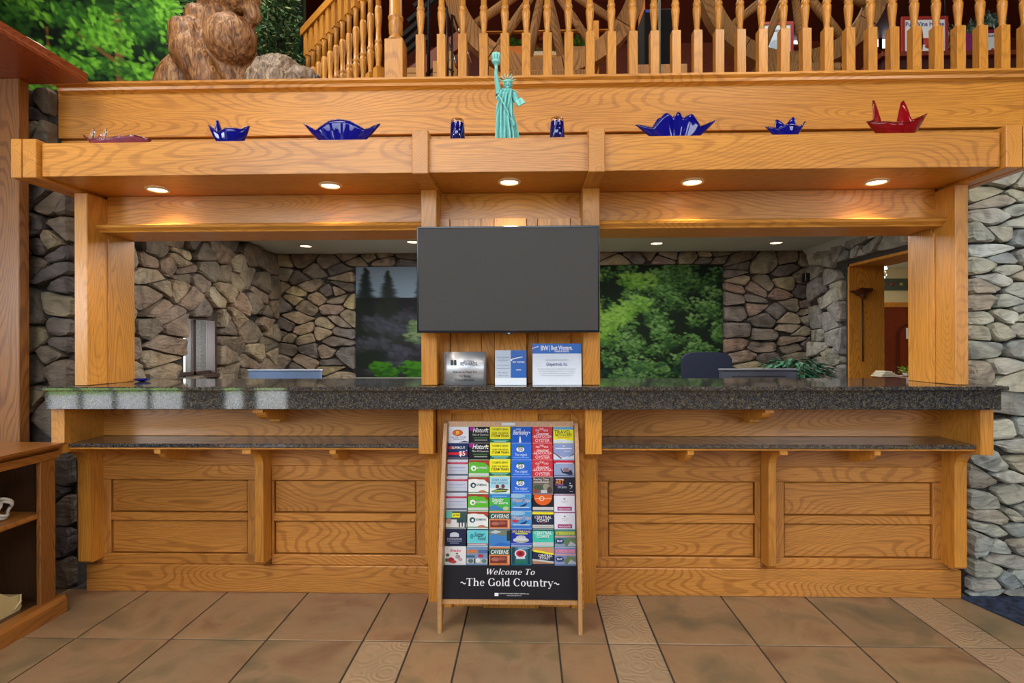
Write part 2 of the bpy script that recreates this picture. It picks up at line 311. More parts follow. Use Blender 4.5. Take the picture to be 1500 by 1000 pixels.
# ------------------------------------------------------------------ stone walls
def clip(poly, nx, ny, c):
    out = []; n = len(poly)
    for i in range(n):
        a, b = poly[i], poly[(i + 1) % n]; da = nx * a[0] + ny * a[1] - c; db = nx * b[0] + ny * b[1] - c
        if da <= 0: out.append(a)
        if (da < 0 < db) or (db < 0 < da): t = da / (da - db); out.append((a[0] + t * (b[0] - a[0]), a[1] + t * (b[1] - a[1])))
    return out
def stone_wall(parent, seeds, rect, tf, mat, holes=(), gap=.008, depth=.05, aniso=1.6, fill=None, seed=1, fif=None):
    """seeds in wall plane (u,v); tf(u,v,w) -> world, w outwards"""
    rnd = random.Random(seed); u0, u1, v0, v1 = rect
    seeds = [s for s in seeds if u0 < s[0] < u1 and v0 < s[1] < v1]
    if fill:
        du, dv = fill; v = v0 + dv / 2; row = 0
        while v < v1:
            u = u0 + du * (.3 + .4 * (row % 2))
            while u < u1:
                q = (u + rnd.uniform(-.3, .3) * du, v + rnd.uniform(-.3, .3) * dv)
                if (fif is None or fif(*q)) and all(abs(q[0] - s[0]) > du * .75 or abs(q[1] - s[1]) > dv * .75 for s in seeds) and u0 < q[0] < u1 and v0 < q[1] < v1: seeds.append(q)
                u += du
            v += dv; row += 1
    seeds = [s for s in seeds if not any(h[0] < s[0] < h[1] and h[2] < s[1] < h[3] for h in holes)]
    n = 0
    for i, (su, sv) in enumerate(seeds):
        poly = [(u0, v0 * aniso), (u1, v0 * aniso), (u1, v1 * aniso), (u0, v1 * aniso)]; a = (su, sv * aniso)
        for j, (tu, tv) in enumerate(seeds):
            if i == j: continue
            dx, dy = tu - a[0], tv * aniso - a[1]; d = math.hypot(dx, dy)
            if d > 2.2 or d < 1e-5: continue
            ang = .42 * math.sin(i * j * 1.7 + (i + j) * 2.3)     # joints tilted a little, the same for both neighbours
            ca, sa = math.cos(ang), math.sin(ang); nx, ny = (dx * ca - dy * sa) / d, (dx * sa + dy * ca) / d; mx, my = a[0] + dx / 2, a[1] + dy / 2
            poly = clip(poly, nx, ny, nx * mx + ny * my - gap * .55)
            if len(poly) < 3: break
        if len(poly) < 3: continue
        poly = [(p[0], p[1] / aniso) for p in poly]
        for h in holes:
            ds = [(h[0] - su, (1, 0, h[0] - .005)), (su - h[1], (-1, 0, -h[1] - .005)), (h[2] - sv, (0, 1, h[2] - .005)), (sv - h[3], (0, -1, -h[3] - .005))]
            poly = clip(poly, *max(ds)[1])
            if len(poly) < 3: break
        if len(poly) < 3: continue
        # chamfer corners, add jitter points
        pts = []; m = len(poly)
        for k in range(m):
            p, q = poly[k], poly[(k + 1) % m]; l = math.hypot(q[0] - p[0], q[1] - p[1])
            if l < .012: continue
            t = min(.25, .012 / l + .05)
            pts.append((p[0] + (q[0] - p[0]) * t, p[1] + (q[1] - p[1]) * t))
            if l > .13:
                jx = rnd.uniform(-.006, .006); pts.append(((p[0] + q[0]) / 2 + jx, (p[1] + q[1]) / 2 + jx))
            pts.append((p[0] + (q[0] - p[0]) * (1 - t), p[1] + (q[1] - p[1]) * (1 - t)))
        if len(pts) < 4: continue
        cu = sum(p[0] for p in pts) / len(pts); cv = sum(p[1] for p in pts) / len(pts)
        w = max(p[0] for p in pts) - min(p[0] for p in pts); hh = max(p[1] for p in pts) - min(p[1] for p in pts)
        if w < .02 or hh < .012: continue
        d = depth * rnd.uniform(.55, 1.15) * min(1, .45 + hh * 4); tu_, tv_ = rnd.uniform(-.12, .12), rnd.uniform(-.2, .2)
        bm = bmesh.new(); rings = []
        for sc, dd in ((1, -.02), (1, .55), (.95, .9), (.72, 1.0)):
            ring = []
            for k, p in enumerate(pts):
                pu, pv = cu + (p[0] - cu) * sc, cv + (p[1] - cv) * sc
                wz = d * dd + (rnd.uniform(-.18, .18) * d if .8 < dd < 1 else 0) + ((pu - cu) * tu_ + (pv - cv) * tv_ if dd > 0 else 0)
                ring.append(bm.verts.new(tf(pu, pv, max(wz, -.02))))
            rings.append(ring)
        k_ = len(pts)
        for A, B in zip(rings, rings[1:]):
            for k in range(k_): bm.faces.new([A[k], A[(k + 1) % k_], B[(k + 1) % k_], B[k]]).smooth = True
        f = bm.faces.new(rings[-1])
        for f in bm.faces: f.smooth = (abs(f.calc_area()) < 0)
        o = obj('stone', bm, mat, parent); n += 1
    return n
# right frontal wall
wr = bx('wall_right', X(1412, 2.95), 3.4, 2.952, 3.05, 0, 2.45, MORT); tag(wr, kind='structure')
def sc_(pts, s, ox, oy): return [(ox + x / s, oy + y / s) for x, y in pts]
rs = sc_([(200,105),(100,170),(180,195),(280,130),(270,180),(140,265),(255,245),(290,285),(85,350),(130,420),(180,350),(270,360),(200,450),(290,450),(85,485),(90,570),(160,555),(230,505),(290,520),(260,590),(100,650),(190,645),(100,712),(200,705),(270,680),(85,780),(170,770),(270,765),(120,850),(260,850),(180,930),(80,950),(230,985),(290,700)], 3.03, 1400, 230) + \
     sc_([(220,80),(190,200),(255,190),(265,245),(150,330),(240,330),(90,390),(190,375),(200,440),(90,480),(150,535),(225,535),(270,530),(150,605),(240,600),(150,660),(240,660),(190,715),(85,635),(95,750),(110,810),(200,800),(250,790),(120,855),(240,855)], 2.78, 1400, 560)
sd = [(P(x, y, 2.95).x, P(x, y, 2.95).z) for x, y in rs]
stone_wall(wr, sd, (X(1412, 2.95), 3.35, 0, 2.44), lambda u, v, w: (u, 2.95 - w, v), ST_R, fill=(.24, .11), fif=lambda u, v: u > X(1512, 2.95), seed=3, depth=.065, aniso=2.2)
# left frontal wall
wl = obj('wall_left', MB().box(-3.6, X(112, 2.95), 2.952, 3.05, 0, 2.44, 0).box(-3.6, X(86, 2.95), 2.952, 3.05, 2.44, 2.77, 0), MORT); tag(wl, kind='structure')
ls = sc_([(130,140),(85,185),(160,225),(130,275),(110,350),(200,370),(110,690),(130,840),(240,740),(280,840),(65,950),(140,950),(240,930),(300,740)], 3.45, 20, 90) + \
     sc_([(60,60),(140,90),(240,50),(235,140),(110,330),(120,440),(225,290),(285,180),(235,400),(275,480),(215,530),(105,600),(230,605),(100,760),(60,930),(150,890),(180,850)], 3.33, 20, 360) + [(95, 690), (104, 745), (92, 790), (108, 835), (75, 720)]
sd = [(P(x, y, 2.95).x, P(x, y, 2.95).z) for x, y in ls]
stone_wall(wl, sd, (-3.5, X(112, 2.95), 0, 2.76), lambda u, v, w: (u, 2.95 - w, v), ST_L, holes=[(X(86, 2.95), 0, 2.46, 3)], fill=(.22, .15), fif=lambda u, v: u < X(18, 2.95), seed=5, depth=.07, aniso=1.15, gap=.010)
wt = bx('wall_left', -4.6, X(86, 2.97), 3.0, 3.1, 2.6, 2.77, MORT); tag(wt, kind='structure')
# ------------------------------------------------------------------ office behind the counter
YO = 6.0; XL = -2.82; XR = 3.08; ZO = 2.345
ow = obj('wall_office_back', MB().box(XL - .1, XR + .35, YO, YO + .1, 0, ZO + .05, 0), MORT); tag(ow, kind='structure')
b0 = P(403, 370, YO); mL0, mL1 = X(522, YO), X(700, YO); mR0, mR1 = X(800, YO), X(1058, YO); mt = Z(560, 391, YO); mbm = Z(560, 552, YO)
bs = sc_([(70,150),(210,150),(350,105),(390,155),(530,110),(665,115),(600,170),(780,110),(790,165),(920,120),(930,165),(90,250),(290,240),(185,270),(480,215),(490,270),(280,330),(490,330),(55,340),(160,375),(380,365),(470,370),(320,410),(160,415),(475,420),(550,430),(60,460),(230,480),(420,490),(210,555),(370,590),(520,550),(475,575),(90,605),(230,630),(360,655),(490,650),(70,665),(110,695),(235,700),(430,710),(110,760),(260,765),(390,790),(500,790),(75,860),(225,855),(430,870),(430,900),(450,955),(150,900)], 4.76, 400, 350) + \
     sc_([(90,240),(140,230),(140,268),(230,255),(300,240),(390,235),(350,275),(500,250),(570,240),(575,275),(635,275),(640,235)], 3.333, 860, 300) + \
     sc_([(110,175),(110,215),(110,250),(120,290),(280,200),(430,155),(540,175),(420,230),(510,260),(280,310),(400,310),(100,345),(230,350),(380,385),(520,370),(100,395),(220,410),(240,450),(350,470),(535,440),(105,490),(280,535),(440,535),(540,520),(130,600),(265,625),(490,600),(100,680),(270,690),(450,655),(450,690),(550,680),(160,755),(300,765),(470,765),(230,805),(200,860),(350,850),(460,580),(430,430),(540,480),(560,560)], 4.13, 1050, 340)
sd = [(P(x, y, YO).x, P(x, y, YO).z) for x, y in bs]
stone_wall(ow, sd, (XL, XR, .75, ZO), lambda u, v, w: (u, YO - w, v), ST_OB, holes=[(mL0, mL1 + .4, .5, mt), (mR0 - .4, mR1, .5, mt)], fill=(.3, .16), fif=lambda u, v: v < .98 or X(600, YO) < u < X(860, YO), seed=9, depth=.06, gap=.012)
olw = obj('wall_office_left', MB().box(XL - .28, XL, 3.0, 4.34, 0, ZO, 0).box(XL - .28, XL, 4.80, YO, 0, ZO, 0).box(XL - .28, XL, 4.34, 4.80, 0, 1.08, 0).box(XL - .28, XL, 4.34, 4.80, 1.57, ZO, 0), MORT); tag(olw, kind='structure')
os_ = sc_([(130,120),(310,75),(400,70),(90,190),(330,150),(440,140),(570,140),(620,80),(760,160),(910,170),(130,290),(220,235),(330,205),(340,255),(340,300),(490,240),(600,290),(690,220),(170,360),(310,375),(430,350),(400,410),(660,320),(740,300),(860,360),(130,425),(520,430),(620,390),(490,490),(700,500),(820,485),(160,500),(200,570),(120,630),(250,630),(170,740),(170,850),(170,930),(590,580),(620,640),(780,660),(920,665),(680,560),(880,540),(650,740),(840,410),(890,590),(640,830),(840,815),(900,750),(770,880),(640,920),(890,880),(780,940),(950,400),(960,500),(940,820),(980,720)], 4.545, 190, 340)
sd = [(S(x, y, XL).y, S(x, y, XL).z) for x, y in os_]
wy0, wy1 = S(261, 500, XL).y, S(312, 500, XL).y; wz0, wz1 = S(285, 547, XL).z, S(285, 463, XL).z
stone_wall(olw, sd, (3.2, YO - .03, .75, ZO), lambda u, v, w: (XL + w, u, v), ST_OL, holes=[(4.34, 4.80, 1.08, 1.57)], fill=(.3, .16), fif=lambda u, v: v < .98 or u < S(200, 500, XL).y, seed=11, depth=.07, gap=.010)
XT = .31
orw = obj('wall_office_right', MB().box(XR, XR + XT, 5.26, YO, 0, ZO, 0).box(XR, XR + XT, 3.0, 4.2, 0, ZO, 0).box(XR, XR + XT, 4.2, 5.26, 2.09, ZO, 0), MORT); tag(orw, kind='structure')
rr_ = sc_([(625,175),(700,165),(690,120),(800,150),(860,60),(600,235),(700,270),(810,230),(890,140),(620,340),(740,350),(800,330),(700,400),(740,470),(820,430),(700,550),(800,530),(630,630),(720,640),(820,600),(630,690),(700,750),(780,690),(680,800),(820,790),(780,880),(610,540),(640,860)], 4.13, 1050, 340) + sc_([(50,50),(180,50),(300,40),(400,20),(250,90)], 5, 1220, 360)
sd = [(S(x, y, XR).y, S(x, y, XR).z) for x, y in rr_]
stone_wall(orw, sd, (3.2, YO - .06, .75, ZO), lambda u, v, w: (XR - w, u, v), ST_OR, holes=[(4.15, 5.30, .3, 2.13)], fill=(.32, .18), fif=lambda u, v: v < .98 or u < S(1325, 500, XR).y, seed=13, depth=.06, gap=.010)
# ceilings, floors, outer shell
o = bx('ceiling_office', XL - .3, XR + .35, 3.02, YO + .1, ZO, ZO + .05, CEIL, bev=0); tag(o, kind='structure')
o = obj('trim_1', MB().prism([(XR - .10, ZO - .0005), (XR - .01, ZO - .0005), (XR - .01, ZO - .07), (XR - .03, ZO - .075)], 1, 3.2, YO - .06), CEIL); tag(o, kind='structure')
o = bx('floor_office', XL - .3, 7.6, 3.05, 9.0, -.1, -.002, WALLP, bev=0); tag(o, kind='structure')
o = bx('wall_hall_back', 3.4, 7.6, 8.0, 8.1, 0, 2.6, CREAM, bev=0); tag(o, kind='structure')
o = bx('wall_hall_right', 7.5, 7.6, 3.1, 8.0, 0, 2.6, CREAM, bev=0); tag(o, kind='structure')
o = bx('ceiling_hall', 3.4, 7.6, 3.1, 8.1, 2.42, 2.5, WHITE, bev=0); tag(o, kind='structure')
o = bx('wall_hall_front', XR + XT, 7.6, 3.06, 3.12, 0, 2.4, CREAM, bev=0); tag(o, kind='structure')
# mezzanine deck above the office
o = bx('floor_mezzanine', -4.9, 7.6, 3.02, 7.6, 2.52, MEZ, REDX, bev=0); tag(o, kind='structure')
o = bx('ceiling', -8.2, 7.7, -3.1, 7.7, 5.2, 5.3, REDX, bev=0); tag(o, kind='structure')
o = bx('wall_mezzanine_back', -4.9, 7.6, 7.0, 7.1, MEZ, 5.2, REDX, bev=0); tag(o, kind='structure')
o = bx('wall_side_right', 6.9, 7.0, -3.0, 7.0, 0, 5.2, WALLP, bev=0); tag(o, kind='structure')
o = bx('wall_side_left', -8.2, -8.1, -3.0, 7.0, 0, 5.2, WALLP, bev=0); tag(o, kind='structure')
o = obj('wall_front_left', MB().box(-8.1, -3.6, 3.0, 3.1, 0, 5.2, 0), WALLP); tag(o, kind='structure')
o = bx('wall_front_right', 3.4, 6.9, 2.95, 3.05, 0, 2.7, WALLP, bev=0); tag(o, kind='structure')
# rear (window) wall behind the camera
m = MB(); xs = [-7.55, -5.35, -4.73, -4.40, -4.24, -3.72]
m.box(-8.1, 6.9, -3.1, -3.0, 2.4, 2.6, 0).box(-8.1, 6.9, -3.1, -3.0, 4.5, 5.2, 0).box(-8.1, -7.55, -3.1, -3.0, 0, 2.4, 0)
m.box(2.4, 5.6, -3.1, -3.0, 0, 2.4, 0).box(-5.35, -4.73, -3.1, -3.0, 0, 2.4, 0).box(-4.40, -4.24, -3.1, -3.0, 0, 2.4, 0).box(-3.72, 2.4, -3.1, -3.0, 0, 2.4, 0).box(5.6, 6.9, -3.1, -3.0, 0, 2.4, 0)
m.box(-7.55, 5.6, -3.1, -3.0, 0, .12, 0).box(-8.1, -4.0, -3.1, -3.0, 2.6, 4.5, 0).box(1.0, 6.9, -3.1, -3.0, 2.6, 4.5, 0)
o = obj('wall_rear', m, WALLP); tag(o, kind='structure')
o = obj('baseboard_rear', MB().box(-7.55, 5.6, -2.995, -2.97, .0, .12), plain((150, 100, 60))); tag(o, kind='structure')
def window(n, x0, x1, z0, z1, cols, w=.05):
    f = MB(); step = (x1 - x0) / cols
    for k in range(cols + 1): f.box(x0 + k * step - w / 2, x0 + k * step + w / 2, -3.09, -3.02, z0, z1)
    f.box(x0, x1, -3.09, -3.02, z0, z0 + w).box(x0, x1, -3.09, -3.02, z1 - w, z1)
    o = obj('window_%d' % n, f, BLACK); tag(o, kind='structure')
    for k in range(cols): obj('pane', MB().box(x0 + k * step + w / 2, x0 + (k + 1) * step - w / 2, -3.06, -3.055, z0 + w, z1 - w, 0), PANE, o)
window(1, -7.55, -5.35, .12, 2.4, 4, .04); window(2, -4.73, -4.40, .12, 2.4, 1, .03); window(3, -4.24, -3.72, .12, 2.4, 1, .03)
window(4, -4.0, 1.0, 2.6, 4.5, 5);  # high window added out of view to bring in light
# outdoors seen in reflections
def ground_mat(a, b_, sc):
    m, n, b = node_mat('ground'); tc = NN(n, 'ShaderNodeTexCoord'); n1 = NN(n, 'ShaderNodeTexNoise'); n1.inputs['Scale'].default_value = sc; n1.inputs['Detail'].default_value = 6
    n.links.new(tc.outputs['Object'], n1.inputs['Vector']); r = ramp(n, [(.35, lin(*a)), (.65, lin(*b_))]); n.links.new(n1.outputs['Fac'], r.inputs[0]); n.links.new(r.outputs[0], b.inputs['Base Color']); b.inputs['Roughness'].default_value = .95; return m
o = bx('floor_outside', -40, 30, -40, -3.12, -.15, -.05, ground_mat((176, 176, 172), (200, 198, 190), 3), bev=0); tag(o, kind='structure')
g = MB(); g.ball((-15, -13.2, -.5), (10, 4.2, 1.4), sub=4)
for v in g.bm.verts: v.co += v.normal * noise.noise(v.co * 1.5) * .4 if v.normal.length else Vector()
o = obj('grass_bank', g, ground_mat((70, 110, 30), (130, 160, 60), 6)); tag(o, 'green grassy bank outside the lobby windows', 'grass', kind='stuff')
# ------------------------------------------------------------------ tiled floor
fl = bx('floor', -8.1, 6.9, -3.0, 3.0, -.03, -.006, plain((70, 62, 54), .9), bev=0); tag(fl, kind='structure')
gx = [Q(px, 941, 0).x for px in (122, 257, 391, 530, 600, 672, 815, 887, 960, 1105, 1255, 1402, 1477)]
L_ = .442; s_ = .222
gx[:] = [gx[3] + d for d in (-3 * L_, -2 * L_, -L_, 0, s_, 2 * s_, 2 * s_ + L_, 3 * s_ + L_, 4 * s_ + L_, 4 * s_ + 2 * L_, 4 * s_ + 3 * L_, 4 * s_ + 4 * L_, 5 * s_ + 4 * L_)]
gx = [gx[0] - L_ - s_, gx[0] - L_] + gx + [gx[-1] + L_ , gx[-1] + 2 * L_]
yr = Q(950, 943, 0).y; gy = [yr - 2 * L_, yr - L_, yr, yr + .49]
relief = {(5, 1), (5, 0), (9, 1), (9, 2), (9, 0), (13, 1), (13, 2), (13, 0)}
for i in range(len(gx) - 1):
    for j in range(len(gy) - 1):
        wdt = gx[i + 1] - gx[i]; a = .004
        bb = MB().box(gx[i] + a, gx[i + 1] - a, gy[j] + a, gy[j + 1] - a, -.006, R.uniform(-.0006, .0006), .004)
        obj('tile', bb, TILER if (i, j) in relief else TILE, fl)
o = obj('tile_field', MB().box(-8.1, gx[0], -3, 2.95, -.006, -.001, .0).box(gx[-1], 6.9, -3, 2.95, -.006, -.001, 0).box(gx[0], gx[-1], -3, gy[0] - .004, -.006, -.001, 0), TILE, fl); tag(o, kind='stuff')
# dark blue carpet at the right
CARP = ground_mat((14, 24, 44), (46, 62, 92), 30)
c = MB(); c.prism([(Q(1405, 874, .004).x, Q(1405, 874, .004).y), (Q(1500, 916, .004).x, Q(1500, 916, .004).y), (3.4, 1.8), (3.4, 2.9), (Q(1405, 874, .004).x, 2.9)], 2, .0008, .008)
o = obj('carpet', c, CARP); tag(o, 'dark navy patterned carpet on the tiles below the right stone wall', 'carpet')
# ------------------------------------------------------------------ painted murals (flat paint on flat wall panels)
def paint_mat():
    m, n, b = node_mat('mural_paint'); a = NN(n, 'ShaderNodeVertexColor', layer_name='Col'); n.links.new(a.outputs[0], b.inputs['Base Color']); b.inputs['Roughness'].default_value = .8; b.inputs['Specular IOR Level'].default_value = .15; return m
PAINT = paint_mat()
def canvas(w, h, c): return np.tile(np.array(lin(*c), dtype=np.float32), (h, w, 1))
def dab(A, x, y, rx, ry, c, al=.8, ang=0.0):
    h, w, _ = A.shape; r = max(rx, ry); x0, x1 = max(0, int(x - r - 1)), min(w, int(x + r + 2)); y0, y1 = max(0, int(y - r - 1)), min(h, int(y + r + 2))
    if x0 >= x1 or y0 >= y1: return
    yy, xx = np.mgrid[y0:y1, x0:x1]; dx, dy = xx - x, yy - y; ca, sa = math.cos(ang), math.sin(ang)
    d = ((dx * ca + dy * sa) / rx) ** 2 + ((-dx * sa + dy * ca) / ry) ** 2
    k = (np.clip(1.25 - d, 0, 1) * al)[..., None]; A[y0:y1, x0:x1] = A[y0:y1, x0:x1] * (1 - k) + np.array(lin(*c)) * k
def mural(name, A, p00, pu, pv, kind='structure', parent=None):
    h, w, _ = A.shape; U = np.linspace(0, 1, w); V = np.linspace(0, 1, h); p00, pu, pv = (np.array(q, dtype=np.float64) for q in (p00, pu, pv))
    co = p00 + U[None, :, None] * pu + (1 - V)[:, None, None] * pv; co = co.reshape(-1, 3); base = co.mean(0); co = co - base
    idx = np.arange(w * h).reshape(h, w); f = np.stack([idx[:-1, :-1], idx[1:, :-1], idx[1:, 1:], idx[:-1, 1:]], -1).reshape(-1, 4)
    me = D.meshes.new(name); me.vertices.add(len(co)); me.vertices.foreach_set('co', co.astype(np.float32).ravel())
    me.loops.add(f.size); me.loops.foreach_set('vertex_index', f.ravel().astype(np.int32)); me.polygons.add(len(f)); me.polygons.foreach_set('loop_start', np.arange(0, f.size, 4, dtype=np.int32)); me.update(calc_edges=True)
    ca = me.color_attributes.new('Col', 'FLOAT_COLOR', 'POINT'); cc = np.ones((len(co), 4), np.float32); cc[:, :3] = A.reshape(-1, 3); ca.data.foreach_set('color', cc.ravel())
    me.materials.append(PAINT); o = D.objects.new(name, me); COL.objects.link(o); o.location = base - np.array(wloc(parent))
    if parent: o.parent = parent
    if kind: o['kind'] = kind
    return o
def foliage(A, n, pal, clumps, size=(2, 5), seed=0, box=(0, 1, 0, 1), al=.8, slant=.0, spread=.09):
    rnd = random.Random(seed); h, w, _ = A.shape
    cl = [(rnd.uniform(box[0], box[1]) * w, rnd.uniform(box[2], box[3]) * h, rnd.random()) for _ in range(clumps)]; cl.sort(key=lambda c: c[2])
    per = n // clumps
    for cx, cy, b in cl:
        for k in range(per):
            t = k / per; a = rnd.uniform(0, 2 * PI); q = math.sqrt(rnd.random()) * spread * w
            x, y = cx + q * math.cos(a), cy + q * .8 * math.sin(a) - t * spread * w * .35
            i = min(len(pal) - 1, int((.25 + .55 * t + .35 * (b - .5) + rnd.uniform(-.12, .12) - (q * math.sin(a)) / (spread * w) * .22) * len(pal))); i = max(0, i)
            s = rnd.uniform(*size); dab(A, x, y, s, s * .55, pal[i], al, rnd.uniform(-.7, .7) + slant)
GP = [(10, 22, 14), (20, 44, 18), (34, 72, 22), (52, 104, 28), (84, 142, 40), (120, 176, 58), (160, 204, 90)]
# big mural above, left
A = canvas(300, 170, (14, 26, 18))
foliage(A, 5200, [(12, 28, 16), (20, 46, 20), (32, 66, 26), (44, 84, 30)], 90, (2, 5), 1, (-.02, 1.02, -.02, 1.02), .8, .2, .06)
for p0, p1, wd in (((.50, 1.05), (.47, .25), 5), ((.50, .5), (.36, .33), 2.0), ((.36, .6), (.14, .5), 2), ((.72, .9), (.60, .1), 1.2), ((.8, .8), (.62, .3), .9), ((.30, 1.0), (.27, .3), 2)):
    for k in range(60):
        t = k / 59; dab(A, (p0[0] + (p1[0] - p0[0]) * t) * 300, (p0[1] + (p1[1] - p0[1]) * t) * 170, wd * (1 - .3 * t), wd * (1 - .3 * t), (118, 84, 44) if k % 3 else (84, 58, 36), .85)
rnd_ = random.Random(17)
for bx_, by_ in [(rnd_.uniform(.02, .66), rnd_.uniform(.0, .85)) for _ in range(46)]:      # drooping sprays of bright leaves
    L_ = rnd_.uniform(.08, .17); an = rnd_.uniform(.2, 1.0); up = rnd_.random()
    for k in range(90):
        s_1 = rnd_.random(); wd_ = (1 - s_1 * .6) * .035; x = (bx_ + L_ * s_1 * math.cos(an) + rnd_.gauss(0, wd_)) * 300; y = (by_ + L_ * s_1 * math.sin(an) * 1.3 + rnd_.gauss(0, wd_ * 1.2)) * 170
        c_i = rnd_.choice([(48, 96, 28), (72, 132, 34), (98, 164, 44), (124, 190, 60)] if up > .4 else [(30, 66, 26), (44, 92, 32), (62, 116, 40)]); dab(A, x, y, rnd_.uniform(2, 4.5), rnd_.uniform(1, 2), c_i, .7, an + rnd_.uniform(-.5, .5))
for k in range(160): dab(A, rnd_.uniform(.0, .2) * 300, rnd_.uniform(.45, .9) * 170, 4, 2, rnd_.choice([(60, 90, 70), (50, 76, 60)]), .4)
m0, m1 = X(20, 4.3), X(445, 4.3)
mural('wall_mural', A, (m0 - .5, 4.3, MEZ), (m1 - m0 + .5, 0, 0), (0, 0, 1.75))
o = bx('wall_behind_mural', m0 - .6, m1, 4.31, 4.36, MEZ, 5.2, plain((40, 60, 40)), bev=0); tag(o, kind='structure')
# office mural right: leafy trees
A = canvas(190, 170, (14, 26, 16))
foliage(A, 9000, [(16, 32, 18), (26, 48, 26), (38, 66, 32), (52, 86, 40), (72, 108, 54), (94, 128, 74)], 150, (1.2, 2.8), 11, (-.02, 1.02, .0, 1), .8, 0, .06)
foliage(A, 1500, [(62, 98, 34), (84, 124, 46), (108, 146, 62)], 16, (1.5, 3.4), 12, (.18, .6, .1, .6), .7, 0, .07)
for k in range(260): dab(A, R.uniform(0, 190), R.uniform(120, 170), 3, 2, (20, 60, 46), .5)
mural('wall_mural_office', A, (mR0, YO - .012, .7), (mR1 - mR0, 0, 0), (0, 0, mt - .7))
# office mural left: misty conifers
A = canvas(120, 150, (34, 34, 40)); h_, w_ = 150, 120
A[:40] = np.array(lin(120, 140, 160))
foliage(A, 2600, [(22, 26, 26), (34, 38, 38), (46, 46, 54), (56, 56, 68)], 60, (2, 5), 31, (-.02, 1.02, .3, 1.05), .55, .6, .09)
def pine(A, x, top, bot, w, c):
    y = top
    while y < bot:
        t = (y - top) / (bot - top); ww = w * (.08 + .92 * t) * R.uniform(.75, 1.1); dab(A, x + R.uniform(-1, 1), y, max(ww, .8), 1.9, c, .85); y += 1.5
for x, t, b, w, c in ((8, 2, 130, 26, (26, 34, 30)), (26, 6, 100, 22, (36, 42, 38)), (52, 2, 60, 9, (30, 38, 40)), (74, 22, 70, 7, (34, 42, 44)), (64, 30, 60, 5, (40, 48, 50)), (84, 24, 70, 8, (36, 44, 46)), (92, 30, 70, 5, (44, 50, 50)), (104, 8, 80, 14, (44, 74, 40)), (112, 4, 90, 16, (38, 64, 36))): pine(A, x, t, b, w, c)
foliage(A, 900, [(40, 46, 46), (54, 58, 66), (66, 70, 86)], 26, (2, 5), 33, (0, 1, .45, .9), .35, .9, .08)
foliage(A, 500, [(60, 84, 60), (86, 108, 78), (110, 132, 92)], 7, (1.5, 3.5), 21, (.35, .7, .52, .66), .5, 0, .08)
foliage(A, 400, [(30, 70, 60), (40, 96, 84), (60, 120, 104)], 6, (1.5, 3), 22, (.55, .95, .76, .84), .6, 0, .08)
foliage(A, 700, [(16, 40, 14), (34, 78, 20), (56, 110, 26)], 9, (1.5, 3.5), 23, (.15, .75, .86, .97), .8, 0, .08)
mural('wall_mural_office', A, (mL0, YO - .012, .9), (mL1 - mL0 + .3, 0, 0), (0, 0, mt - .9))
# mural ledge
o = bx('trim_2', mL0, mL1 + .4, YO - .08, YO - .02, Z(560, 556, YO) - .05, Z(560, 552, YO), plain((120, 120, 112), .7)); tag(o, kind='structure')
# office window
wf = MB(); x_ = XL - .07
y0, y1, z0, z1 = 4.34, 4.80, 1.08, 1.57
wf.box(x_, XL + .01, y1 - .03, y1, z0, z1).box(x_, XL + .03, y0, y1 + .03, z0 - .03, z0).box(x_, XL + .005, y0, y1, z1 - .02, z1)
wf.box(x_, x_ + .03, y0, y0 + .03, z0, z1).box(x_, x_ + .03, y0, y1, z0, z0 + .03).box(x_, x_ + .03, y0 + .2, y0 + .235, z0, z1)
o = obj('window_6', wf, plain((66, 50, 44), .6)); tag(o, kind='structure')
obj('pane', MB().box(x_ + .012, x_ + .016, y0 + .03, y0 + .2, z0 + .03, z1 - .02, 0), PANE, o); obj('pane', MB().box(x_ + .012, x_ + .016, y0 + .235, y1 - .03, z0 + .03, z1 - .02, 0), PANE, o)
o = bx('wall_outside', XL - 2.4, XL - 2.3, 3.2, 7.5, -.05, 2.2, plain((214, 214, 208), .9)); tag(o, kind='structure')
# door opening lined with oak
dj = MB().box(XR - .012, XR + XT + .01, 5.235, 5.26, 0, 2.09).box(XR - .012, XR + XT + .01, 4.2, 5.26, 2.065, 2.09).box(XR - .012, XR + XT + .01, 4.2, 4.225, 0, 2.09)
o = obj('door_1', dj, OZ); tag(o, kind='structure')
# hallway door with arched panel
hx0, hx1 = X(1283, 8.0), X(1283, 8.0) + 1.12; hz = Z(1300, 443, 8.0)
o = obj('door_2', MB().box(hx0, hx0 + .07, 7.95, 8.0, 0, hz).box(hx1 - .07, hx1, 7.95, 8.0, 0, hz).box(hx0, hx1, 7.95, 8.0, hz - .07, hz), OZ); tag(o, kind='structure')
obj('door_leaf', MB().box(hx0 + .07, hx1 - .07, 7.965, 7.995, 0, hz - .07), DOORM, o)
cx_ = (hx0 + hx1) / 2
arch = lambda w, zt, zb: [(cx_ - w, zb), (cx_ + w, zb)] + [(cx_ + w * math.cos(a), zt + .6 * w * math.sin(a)) for a in [PI * k / 12 for k in range(13)]]
obj('arched_panel', MB().prism(arch(.30, 1.45, .75), 1, 7.95, 7.965), plain((86, 30, 10), .4), o); obj('arched_panel', MB().prism(arch(.25, 1.45, .8), 1, 7.942, 7.95), DOORM, o)
for z in (.25, 1.2, 1.7): obj('hinge', MB().box(hx0 + .06, hx0 + .09, 7.94, 7.965, z, z + .1), IRON, o)
o = bx('trim_3', 3.45, 7.5, 7.97, 8.0, Z(1310, 425, 8), Z(1310, 408, 8), plain((74, 84, 70), .7), bev=0); tag(o, kind='structure')
